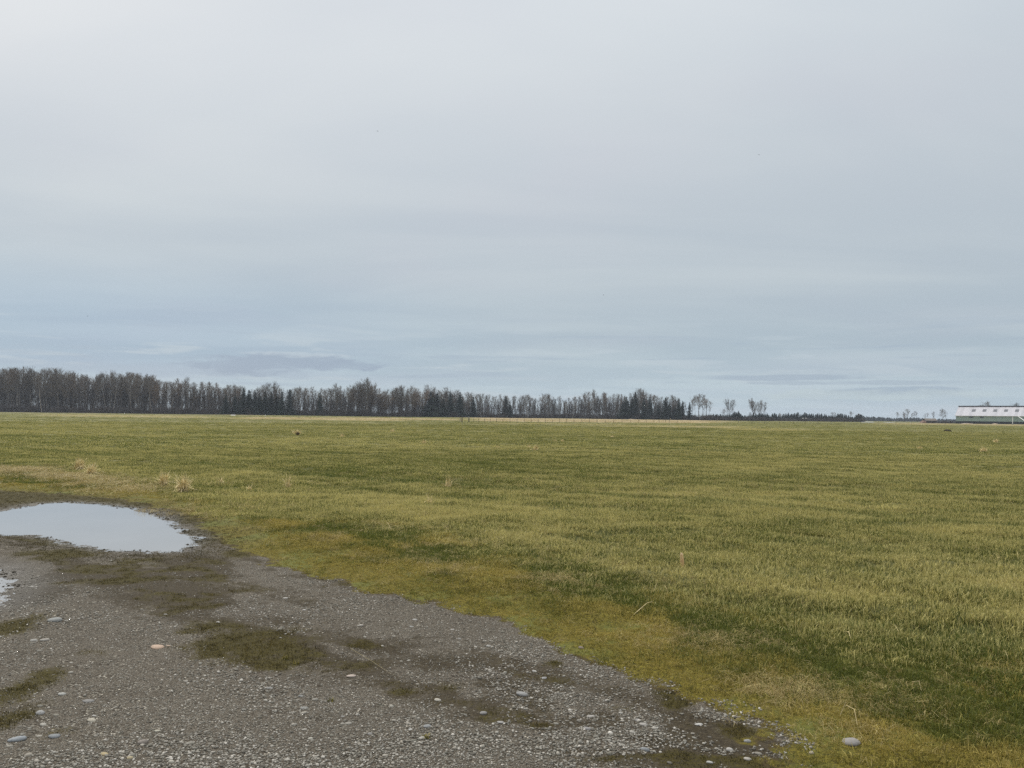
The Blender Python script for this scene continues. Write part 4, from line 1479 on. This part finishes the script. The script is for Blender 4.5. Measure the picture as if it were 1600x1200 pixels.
# conifers in the wood
for px, tp, wd, lab in [(380, 606, 1.0, 'leftmost dark conifer of the dark group in the treeline'), (389, 609, 1.1, 'dark conifer second from the left in the dark group'), (398, 612, 1.2, 'broad dark conifer in the middle of the dark group'),
                        (405, 614, 1.1, 'lower dark conifer right of the broad one'), (414, 612, 1.2, 'dark conifer below the tall bare crown'), (423, 613, 1.2, 'dark conifer right below the tall bare crown'),
                        (433, 615, 1.1, 'dark green conifer at the right side of the dark group'), (440, 611, .9, 'narrow conifer near the right end of the dark group'), (452, 608, .95, 'pointed dark conifer ending the dark group on the right'),
                        (367, 617, 1.1, 'half hidden conifer left of the dark group'), (352, 617, 1.1, 'low conifer hidden among bare trees left of the dark group'), (500, 612, .8, 'narrow dark conifer alone among slender grey trees'),
                        (672, 612, 1.4, 'broad dark conifer left of the picture centre'), (682, 614, 1.3, 'dark conifer leaning on the broad one left of centre'), (704, 611, 1.0, 'pointed conifer between two bare crowns left of centre'), (718, 612, 1.0, 'sharp fir with bare trunk gaps near the posts'),
                        (739, 620, .9, 'smaller fir right of the sharp fir'), (790, 619, 1.0, 'pointed lone fir just left of the picture centre line'), (797, 628, .9, 'low fir touching the pointed lone fir'), (693, 622, 1.2, 'dark low conifer filling between broad and pointed conifers'),
                        (978, 620, 1.0, 'pointed fir right of the even brown stand'), (973, 628, 1.1, 'lower fir beside the pointed fir at right'), (993, 612, .9, 'tall narrow fir at the start of the right end group'), (988, 622, 1.1, 'dark fir beneath the tall narrow one'),
                        (1006, 623, 1.0, 'fir between two loose bare crowns at right'), (1016, 620, 1.1, 'neat pointed fir in the right end group'), (1040, 621, 1.1, 'dark wide topped fir in the right end group'), (1046, 630, 1.1, 'lower fir right of the wide topped fir'),
                        (1061, 623, .9, 'slim dark fir near the pinkish bare crown'), (1067, 626, .9, 'slim fir right of the one near the pinkish crown'), (1077, 628, .9, 'last fir of the dense treeline on the right'), (1029, 632, 1.2, 'low dark fir between neat and wide topped firs'),
                        (1054, 634, 1.2, 'low dark fir below the pinkish bare crown')]:
    Yd = woodY(px) - random.uniform(4, 10)
    h = atY(px, tp, Yd).z
    p = atY(px, 640, Yd)
    place_tree(random.choice(fir), p.x, Yd, h, lab, None, wd * random.uniform(1.2, 1.75), 'conifer')
# lone bare trees right of the wood
for px, tp, Yd, kind, lab, wd in [(1091, 617, 575, bare, 'tall bare tree left in the airy end group of the treeline', 1.2), (1097, 618, 580, bare, 'bare tree second in the airy end group', 1.0), (1104, 624, 575, bare, 'last leaning bare tree at the treeline end', 1.0),
                                  (1139, 624, 610, clump, 'thin bare tree standing left of the pair beyond the gap', .75), (1146, 626, 612, bare, 'slim bare tree touching the thin one beyond the gap', .9), (1132, 640, 605, broad, 'small bare tree at the foot of the thin one', .9),
                                  (1180, 623.5, 610, clump, 'tall bushy bare tree standing alone beyond the gap', .9), (1187, 626, 615, clump, 'right half of the bushy bare clump beyond the gap', .8), (1192, 629, 608, bare, 'thin right stem of the bushy bare clump', 1.1), (1197, 636, 606, bare, 'leaning low stem at the right of the bushy clump', 1.1),
                                  (1171, 645, 600, broad, 'low bare bush-like tree left of the bushy bare clump', 1.0), (1219, 646, 690, broad, 'small bare crown among the low far conifers', 1.0),
                                  (1301, 644.5, 690, bare, 'left small bare tree over the low far conifers', 1.1), (1305, 645, 690, bare, 'small bare tree beside the left one over the far conifers', 1.1), (1328, 644, 690, bare, 'small bare tree right above the far conifers', 1.1),
                                  (1340, 647, 690, broad, 'pinkish rounded bare tree ending the low conifer row', 1.0),
                                  (1401.5, 645, 760, bare, 'leftmost tiny bare tree left of the barn', 1.1), (1413, 644.5, 760, broad, 'tiny spreading bare tree left of the tallest tiny one', .7), (1418, 640.5, 760, broad, 'tallest tiny bare tree left of the barn', .8),
                                  (1424, 646, 760, bare, 'faint tiny bare tree right of the tallest tiny one', 1.0), (1428.5, 643, 760, bare, 'slim tiny bare tree left of the pair before the barn', 1.0), (1433.5, 644, 760, bare, 'slim tiny bare tree right of its twin before the barn', 1.2),
                                  (1445, 646, 760, bare, 'left one of three small trees nearer the barn', 1.1), (1450, 646, 760, bare, 'middle one of three small trees nearer the barn', 1.1), (1458, 644.5, 760, broad, 'right one of three small trees nearer the barn', .7),
                                  (1474, 640, 700, broad, 'round bare tree standing just left of the barn', 1.0), (1478.5, 640.5, 700, bare, 'slim bare tree joined to the round one left of the barn', 1.1),
                                  (1545, 630.5, 760, broad, 'bare tree top peeping over the barn roof', 1.0), (1589, 632.5, 760, broad, 'second tree top peeping over the barn roof at right', 1.0)]:
    h = atY(px, tp, Yd).z
    p = atY(px, 650, Yd)
    place_tree(random.choice(kind), p.x, Yd, h, lab, None, wd * 1.45)
# low conifers along the far horizon
ft = [(1108, 652), (1115, 648), (1125, 648), (1133, 650), (1140, 647), (1153, 643), (1160, 650), (1170, 649), (1178, 646), (1190, 647), (1200, 647), (1204, 651), (1209, 644), (1214, 649), (1222, 649), (1228, 647), (1234, 645.5), (1240, 648), (1246, 645),
      (1252, 648), (1258, 645.5), (1266, 647), (1272, 648), (1281, 647), (1293, 649), (1305, 650), (1309, 647), (1315, 647), (1328, 650), (1344, 648), (1350, 651.5), (1375, 652.5), (1400, 654), (1420, 652.5), (1450, 655), (1500, 656)]
fx, fy = [a for a, _ in ft], [c for _, c in ft]
px = 1107.0
while px < 1347:
    tp = float(np.interp(px, fx, fy))
    Yd = (590 if px < 1205 else 660) + random.uniform(-15, 25)
    h = max(4.5, atY(px, tp - 2.0 + abs(random.gauss(0, 1.4)), Yd).z)
    p = atY(px, 650, Yd)
    place_tree(random.choice(small_fir + fir[:2]), p.x, Yd, h, 'low dark conifer in the far row between treeline end and pale heaps', 'low far conifers right of the treeline', 1.7 if h < 10 else 1.3, 'conifer')
    px += random.uniform(2.0, 3.6)
# the wood behind and the distant wood on the horizon: one mass each
def mass(name, n, pxr, Yf, hf, protos, label, cat, wide=1.0):
    P, Rz, S, Vr = [], [], [], []
    for _ in range(n):
        px = random.uniform(*pxr)
        Yd = Yf(px)
        p = atY(px, 650, Yd)
        h = hf(px, Yd)
        k = random.randrange(len(protos))
        s_ = h / protos[k][1]
        P.append((p.x, Yd, -.1))
        Rz.append(random.uniform(0, 6.28))
        S.append((s_ * wide, s_ * wide, s_))
        Vr.append(k)
    return scatter(name, np.array(P), np.array(Rz), np.array(S), np.array(Vr), [a for a, _ in protos], None, None, None, label, cat)


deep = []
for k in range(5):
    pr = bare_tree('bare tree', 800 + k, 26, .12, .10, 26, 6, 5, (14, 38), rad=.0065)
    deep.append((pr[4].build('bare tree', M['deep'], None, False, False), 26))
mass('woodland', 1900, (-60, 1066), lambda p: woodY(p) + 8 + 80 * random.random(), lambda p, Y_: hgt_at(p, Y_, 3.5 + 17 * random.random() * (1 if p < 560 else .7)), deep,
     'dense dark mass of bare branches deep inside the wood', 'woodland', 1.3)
mass('woodland', 700, (1100, 1600), lambda p: 1250 + 250 * random.random(), lambda p, Y_: max(5, atY(p, float(np.interp(p, fx, fy)) + random.uniform(-1.8, .8), Y_).z) if p > 1340 else max(6, atY(p, 651, Y_).z * random.uniform(.8, 1)),
     [(f_[2], f_[3]) for f_ in fir[:3]], 'distant blue dark conifer wood along the horizon', 'woodland', 2.6)

# undergrowth at the foot of the wood
bush = []
for k in range(4):
    q = np.random.default_rng(700 + k)
    mb = MB()
    for _ in range(150):
        a = q.random() * 6.283
        p0 = np.array([q.normal(0, .9), q.normal(0, .9), 0])
        inc = abs(q.normal(0, .35))
        L = q.uniform(1.2, 3.4)
        d = np.array([math.sin(inc) * math.cos(a), math.sin(inc) * math.sin(a), math.cos(inc)])
        p1 = p0 + d * L * .6
        mb.tube([p0, p1, p1 + (d + q.normal(0, .3, 3)) * L * .4], (.035, .028, .012), 3)
        for _ in range(3):
            mb.tube([p1, p1 + (d + q.normal(0, .5, 3)) * L * .3], (.022, .01), 3)
    bush.append(mb.build('bush', M['brush'], None, False, False))
P, S = [], []
for _ in range(2300):
    px = random.uniform(-60, 1112)
    Yd = woodY(px) + random.uniform(-12, 30)
    P.append((atY(px, 650, Yd).x, Yd, -.1))
    S.append((.2 + 1.25 * random.random() ** 2.5) * (1.15 if px < 700 else 1))
for _ in range(500):
    px = random.uniform(1105, 1350)
    Yd = (580 if px < 1205 else 650) + random.uniform(-12, 20)
    P.append((atY(px, 650, Yd).x, Yd, -.1))
    S.append(random.uniform(.35, 1.0))
for _ in range(120):
    px = random.uniform(1445, 1500)
    Yd = 560 + random.uniform(-12, 20)
    P.append((atY(px, 650, Yd).x, Yd, -.1))
    S.append(random.uniform(.15, .55))
n = len(P)
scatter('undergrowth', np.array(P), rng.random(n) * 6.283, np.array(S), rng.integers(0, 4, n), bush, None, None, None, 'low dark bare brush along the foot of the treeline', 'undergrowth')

# ------------------------------------------------------------------ fence and posts
def fence(name, pxs, py_base, hgt, r_, label, mat='dark_wood', tops=None):
    p0 = gp(pxs[0], py_base(pxs[0]))
    root = empty(name, (p0[0], p0[1], 0))
    pts = []
    for px in pxs:
        p = gp(px, py_base(px))
        z = hz(*p)
        mb = MB()
        h = hgt * random.uniform(.85, 1.1)
        le = random.uniform(-.05, .05)
        mb.tube([(p[0] - p0[0], p[1] - p0[1], z - .2), (p[0] - p0[0] + le, p[1] - p0[1], z + h)], (r_, r_ * .9), 6, True)
        mb.build('post', M[mat], root)
        pts.append((p[0] - p0[0], p[1] - p0[1], z, h))
    for lv in (.45, .9):
        mb = MB()
        mb.tube([(a, c, z + h * lv) for a, c, z, h in pts], [.006] * len(pts), 3)
        mb.build('wire', M['wire'], root)
    return tag(root, label, 'fence')


fence('wire_fence', [740, 748, 757, 766, 776, 786, 797, 808, 819, 830, 841, 852, 863, 874, 885, 897, 909, 921, 933, 946, 959, 972, 985, 998, 1010, 1022, 1030, 1040, 1058], lambda p: 660.6 + (p - 740) * .0006, .95, .05,
      'low wire fence with dark posts crossing the tan strip below the wood')
fence('wire_fence', [1154, 1175, 1195, 1218, 1240, 1258, 1278, 1299, 1319, 1345, 1372, 1400, 1424, 1450, 1477], lambda p: 662.5 + (p - 1154) * .006, 1.0, .045, 'sparse wire fence in the far right field')


def post(px, pyb, pyt, wpx, mat, label, lean=0, cap=None, name='wooden_post'):
    p = gp(px, pyb)
    z = hz(*p)
    h = (pyb - pyt) * p[1] / F
    r_ = wpx * p[1] / F / 2
    root = empty(name, (p[0], p[1], z))
    mb = MB()
    mb.tube([(0, 0, -.2), (lean * h * .5, 0, h * .55), (lean * h, 0, h)], (r_, r_ * .97, r_ * .9), 8, True)
    mb.build('shaft', M[mat], root)
    if cap:
        mb = MB()
        mb.box(lean * h - r_ * 1.1, lean * h + r_ * 1.1, -r_ * 1.1, r_ * 1.1, h + .002, h + cap)
        mb.build('cap', M['white'], root)
    return tag(root, label, 'post')


post(721.8, 660.2, 652.5, 1.7, 'dark_wood', 'thick weathered wooden post left of centre at the fence end')
post(718.9, 659.0, 651.3, 1.2, 'wood', 'pale post right behind the thick weathered one')
post(732.6, 659.7, 652.3, 1.7, 'dark_wood', 'thick wooden post with a pale top right of the gateway gap', cap=.1)
post(1045, 660.4, 653.8, .9, 'wood', 'pale leaning post near the right end of the treeline', .45)
post(467, 653.8, 650.2, .9, 'wood', 'small pale post in the far field before the grey trees')
post(414.5, 650.6, 647.8, 1.0, 'white', 'tiny white marker below the dark conifers')
post(194.3, 647.5, 645.2, 1.0, 'white', 'tiny white marker in front of the far left stand')
post(1121.5, 657.8, 654.8, .6, 'wood', 'tiny pale post in the gap right of the treeline')
for px, lab in ((1255, 'left one of two tiny white lamps on poles at far right'), (1259.3, 'right one of two tiny white lamps on poles at far right')):
    p = atY(px, 654, 420)
    root = empty('pole_lamp', (p.x, 420, 0))
    mb = MB()
    mb.tube([(0, 0, -.2), (0, 0, 2.1)], (.05, .04), 6, True)
    mb.build('pole', M['dark_wood'], root)
    mb = MB()
    mb.box(-.3, .3, -.2, .2, 2.102, 2.45)
    mb.build('lamp_head', M['white'], root)
    tag(root, lab, 'lamp')


def low_heap(name, px0, px1, pyb, pyt, Yd, mat, label, cat):
    a, c = atY(px0, pyb, Yd), atY(px1, pyb, Yd)
    hgt = max(atY((px0 + px1) / 2, pyt, Yd).z, .35)
    L = c.x - a.x
    V, Fs = [], []
    n = 24
    for i_ in range(n + 1):
        t = i_ / n
        for k in range(9):
            f = math.pi * k / 8
            hh = hgt * (math.sin(math.pi * min(max(t * 1.02, .0), 1)) ** .45) * (.85 + .3 * vnoise(np.array([t * 7 + px0]), np.array([.5]))[0])
            V.append((L * t, 2.2 * math.cos(f), hh * math.sin(f) - .05))
    for i_ in range(n):
        for k in range(8):
            Fs.append((i_ * 9 + k, i_ * 9 + k + 1, i_ * 9 + k + 10, i_ * 9 + k + 9))
    o = mesh(name, V, Fs, M[mat], smooth=True)
    o.location = (a.x, Yd, 0)
    return tag(o, label, cat)


M['plastic'] = simple('pale sheeting', (.34, .36, .35), (.26, .26, .25), 1, .5)
M['tan_heap'] = simple('tan heap', (.26, .20, .14), (.36, .29, .21), 1, .9)
M['rusty'] = simple('reddish heap', (.12, .07, .05), (.20, .13, .10), 1, .9)
low_heap('pale_heap', 1346, 1367, 661, 658.7, 560, 'plastic', 'longer pale sheeted heap below the far conifers', 'heap')
low_heap('pale_heap', 1382, 1398, 661, 659.6, 560, 'plastic', 'shorter pale sheeted heap right of the longer one', 'heap')
low_heap('pale_heap', 1113, 1119, 658, 655.0, 600, 'tan_heap', 'small pinkish tan heap in the gap right of the treeline', 'heap')
low_heap('pale_heap', 361, 368, 650, 648.0, 455, 'white', 'tiny white covered heap before the left treeline', 'heap')
low_heap('pale_heap', 982, 991, 657, 654.5, 560, 'tan_heap', 'faint tan heap before the right end of the wood', 'heap')
low_heap('brush_heap', 1438, 1448, 659.5, 657.0, 560, 'rusty', 'reddish brush heap left of the tan roofed shed', 'heap')
low_heap('brush_heap', 1502, 1521, 661.5, 661.2, 470, 'tan_heap', 'pale tan heap in front of the left half of the barn', 'heap')
low_heap('brush_heap', 1552, 1558, 661.6, 661.4, 470, 'tan_heap', 'short pale heap before the middle of the barn', 'heap')
M['shed_roof'] = simple('faded tan roof', (.13, .11, .09), (.18, .155, .13), 1, .8)
# low shed with tan roof
a, c = atY(1447, 659, 575), atY(1464, 659, 575)
root = empty('shed', (a.x, 575, 0))
L = c.x - a.x
mb = MB()
mb.box(0, L, 0, 5, -.1, 1.9)
mb.build('wall', M['dark_wood'], root)
mb = MB()
mb.add([(-.4, -.5, 1.7), (L + .4, -.5, 1.7), (L + .4, 2.5, 3.3), (-.4, 2.5, 3.3), (-.4, 5.5, 1.7), (L + .4, 5.5, 1.7), (-.4, -.5, 1.9), (L + .4, -.5, 1.9), (L + .4, 2.5, 3.5), (-.4, 2.5, 3.5), (-.4, 5.5, 1.9), (L + .4, 5.5, 1.9)],
       [(0, 3, 2, 1), (3, 4, 5, 2), (6, 7, 8, 9), (9, 8, 11, 10), (0, 1, 7, 6), (4, 10, 11, 5), (0, 6, 9, 3), (3, 9, 10, 4), (1, 2, 8, 7), (2, 5, 11, 8)])
mb.build('roof', M['shed_roof'], root)
tag(root, 'low dark shed with tan roof left of the barn', 'shed')

# ------------------------------------------------------------------ barn
def corrugated(name, c1, c2, scale, rough, metallic=0.0, axis=0):
    m, q = material(name)
    oc = q.n('ShaderNodeTexCoord').outputs['Object']
    s_ = q.n('ShaderNodeSeparateXYZ')
    q.put(s_.inputs[0], oc)
    wv = q.math('SINE', q.math('MULTIPLY', s_.outputs[axis], scale))
    pan = q.math('FRACT', q.math('DIVIDE', s_.outputs[axis], 1.9))
    pn = q.n('ShaderNodeTexWhiteNoise', noise_dimensions='1D')
    q.put(pn.inputs['W'], q.math('FLOOR', q.math('DIVIDE', s_.outputs[axis], 1.9)))
    col = q.mix(pn.outputs['Value'], c1, c2)
    stn = q.noise(q.vmul(oc, (2.0, .15, .15)), 1.0, 5, .6)
    col = q.mix(q.math('MULTIPLY', q.step(stn, .45, .75), .35), col, tuple(v * .62 for v in c2))
    q.put(q.p.inputs['Base Color'], col)
    q.p.inputs['Roughness'].default_value = rough
    q.p.inputs['Metallic'].default_value = metallic
    bn = q.n('ShaderNodeBump')
    bn.inputs['Strength'].default_value = .5
    bn.inputs['Distance'].default_value = .04
    q.put(bn.inputs['Height'], wv)
    q.put(q.p.inputs['Normal'], bn.outputs[0])
    return m


M['roof'] = corrugated('barn roof sheet', (.36, .355, .375), (.44, .43, .45), 12, .45)
M['green'] = corrugated('green wall sheet', (.27, .36, .31), (.31, .395, .345), 20, .6)
M['darkgap'] = simple('dark opening', (.022, .024, .026), (.04, .042, .045), .5, .9)
M['ridge'] = simple('dark ridge', (.045, .045, .052), (.07, .07, .08), 1, .6)
M['sky_light'] = simple('dull skylight', (.05, .052, .06), (.08, .082, .09), 3, .3)
M['glass'] = simple('dark pane', (.03, .035, .04), (.05, .055, .06), 3, .2, spec=.5)
Yb = 530
cor = atY(1493.5, 650, Yb)
root = empty('barn', (cor.x, cor.y, 0), R(-42))          # local +x runs along the wall to the right, +y into the depth
LEN, WID, EV, RG = 130.0, 23.0, atY(1493.5, 649.2, Yb).z, 12.2
mb = MB()
mb.add([(0, 0, 1.75), (LEN, 0, 1.75), (LEN, 0, EV), (0, 0, EV), (0, WID, 0), (LEN, WID, 0), (LEN, WID, EV), (0, WID, EV), (0, WID / 2, RG - .1), (LEN, WID / 2, RG - .1), (0, 0, 0), (LEN, 0, 0)],
       [(0, 1, 2, 3), (4, 7, 6, 5), (10, 0, 3, 8, 7, 4), (11, 5, 6, 9, 2, 1)])
mb.build('wall', M['green'], root)
mb = MB()
mb.box(.15, LEN - .15, .18, .35, 0, 1.75)  # dark panel painted as the shade inside the open lower side
mb.build('opening_shade', M['darkgap'], root)
mb = MB()
ov = .5
sl = (RG - EV) / (WID / 2)
z0 = EV - sl * ov
for zo in (.05,):
    A_ = [(-ov, -ov, z0), (LEN + ov, -ov, z0), (LEN + ov, WID / 2, RG), (-ov, WID / 2, RG), (LEN + ov, WID + ov, z0), (-ov, WID + ov, z0)]
    B_ = [(x_, y_, z_ + .18) for x_, y_, z_ in A_]
    mb.add(A_ + B_, [(0, 3, 2, 1), (3, 5, 4, 2), (6, 7, 8, 9), (9, 8, 10, 11), (0, 1, 7, 6), (5, 11, 10, 4), (0, 6, 9, 3), (3, 9, 11, 5), (1, 2, 8, 7), (2, 4, 10, 8)])
rf = mb.build('roof', M['roof'], root)
mb = MB()
mb.box(-ov, LEN + ov, WID / 2 - 1.1, WID / 2 + 1.1, RG - .28, RG + .42)
rc = mb.build('ridge_cap', M['ridge'], rf)
mb = MB()
mb.box(-ov, LEN + ov, -ov - .16, -ov - .003, z0 - .05, z0 + .2)
mb.build('gutter', M['white'], root)


def along(px):
    """distance along the barn front whose line of sight is px"""
    k = (px - 800) / F
    cx_, cy_ = cor.x, cor.y
    c42, s42 = math.cos(R(42)), math.sin(R(42))
    # x = cx + t c42 ; y = cy - t s42 ; x/y = k (roll ignored)
    return (k * cy_ - cx_) / (c42 + k * s42)


for px in (1521.8, 1538.4, 1555.3, 1572.2, 1589.3):
    v0, v1 = 4.6, 7.4
    # the point on the roof lies deeper: solve for the distance along with that depth
    t0 = along(px)
    ym = (v0 + v1) / 2
    kx = (px - 800) / F
    c42, s42 = math.cos(R(42)), math.sin(R(42))
    t = (kx * (cor.y + ym * c42) - (cor.x + ym * s42)) / (c42 + kx * s42)
    mb = MB()
    w_ = 1.05
    za, zb = EV + sl * v0 + .19, EV + sl * v1 + .19
    mb.add([(t - w_, v0, za), (t + w_, v0, za), (t + w_, v1, zb), (t - w_, v1, zb), (t - w_, v0, za + .1), (t + w_, v0, za + .1), (t + w_, v1, zb + .1), (t - w_, v1, zb + .1)],
           [(4, 5, 6, 7), (0, 1, 5, 4), (1, 2, 6, 5), (2, 3, 7, 6), (3, 0, 4, 7)])
    mb.build('skylight', M['sky_light'], rf)
for px in (1517.5, 1534, 1551, 1568, 1585.5):
    t = along(px)
    dim = px < 1540
    fr_ = MB()
    fr_.box(t - 1.15, t + 1.15, -.06, -.003, EV - 1.55, EV - .55)
    o = fr_.build('window', M['green'] if not dim else M['ridge'], root)
    pn = MB()
    for dx_ in (-.55, .55):
        pn.box(t + dx_ - .48, t + dx_ + .48, -.09, -.063, EV - 1.45, EV - .65)
    pn.build('pane', M['glass'] if dim else M['green'], o)
t = along(1501)
mb = MB()
mb.box(t - 1.5, t + 1.5, -.08, -.003, EV - 1.0, EV - .75)
mb.build('vent', M['white'], root)
tag(root, 'long green barn with pale metal roof and five skylights at the right edge', 'barn')
# pole and slanting pipe in front of the barn
p = atY(1582.3, 660, 440)
pt = atY(1582.3, 651.3, 440)
root = empty('white_pole', (p.x, 440, 0))
mb = MB()
mb.tube([(0, 0, -.1), (0, 0, pt.z)], (.17, .17), 8, True)
mb.build('shaft', M['white'], root)
mb = MB()
mb.tube([(0, 0, -.1), (0, 0, .35)], (.3, .26), 8, True)
mb.build('base', M['dark_wood'], root)
tag(root, 'upright white pole in front of the barn wall at the right', 'pole')
a, c = atY(1591.5, 650.8, 445), atY(1606, 661.0, 430)
mb = MB()
mb.tube([a, c], (.17, .17), 8, True)
o = mb.build('slanting_pipe', M['white'])
tag(o, 'white pipe slanting down from the barn eave at the right edge', 'pipe')

# four far birds
M['bird'] = simple('dark bird', (.03, .03, .035), None, 3, .8)
for px, py, lab in ((137, 494, 'tiny dark bird low in the left sky'), (590, 205, 'tiny dark bird high in the sky left of centre'), (1186, 242, 'tiny dark bird high in the right sky'), (943, 461, 'tiny dark bird in the mid sky right of centre')):
    p = atY(px, py, 70)
    root = empty('bird', p, random.uniform(0, 6))
    root.scale = (.5, .5, .5)
    mb = MB()
    mb.tube([(-.12, 0, 0), (-.04, 0, .01), (.06, 0, .01), (.12, 0, .015)], (.006, .03, .03, .008), 6, True)
    mb.build('body', M['bird'], root)
    for s_ in (-1, 1):
        mb = MB()
        mb.add([(.05, s_ * .02, .012), (-.05, s_ * .02, .012), (-.04, s_ * .13, .045), (.04, s_ * .12, .05), (-.05, s_ * .24, .02), (.05, s_ * .02, .018), (-.05, s_ * .02, .018), (-.04, s_ * .13, .05), (.04, s_ * .12, .056), (-.05, s_ * .24, .024)],
               [(0, 1, 2, 3), (3, 2, 4), (5, 8, 7, 6), (8, 9, 7), (0, 3, 8, 5), (3, 4, 9, 8), (1, 6, 7, 2), (2, 7, 9, 4)])
        mb.build('wing', M['bird'], root)
    tag(root, lab, 'bird')

# ------------------------------------------------------------------ haze
HAZE = 0.00013
if HAZE:
    mb = MB()
    mb.box(-3600, 3600, -3600, 3600, -1.6, 40)
    m = bpy.data.materials.new('haze')
    m.use_nodes = True
    m.node_tree.nodes.clear()
    q = NB(m.node_tree)
    out = q.n('ShaderNodeOutputMaterial')
    v = q.n('ShaderNodeVolumePrincipled')
    v.inputs['Color'].default_value = (.80, .88, 1, 1)
    v.inputs['Density'].default_value = HAZE
    m.node_tree.links.new(v.outputs[0], out.inputs['Volume'])
    o = mb.build('haze', m)
    tag(o, 'faint bluish haze over the far field', 'haze', kind='stuff')
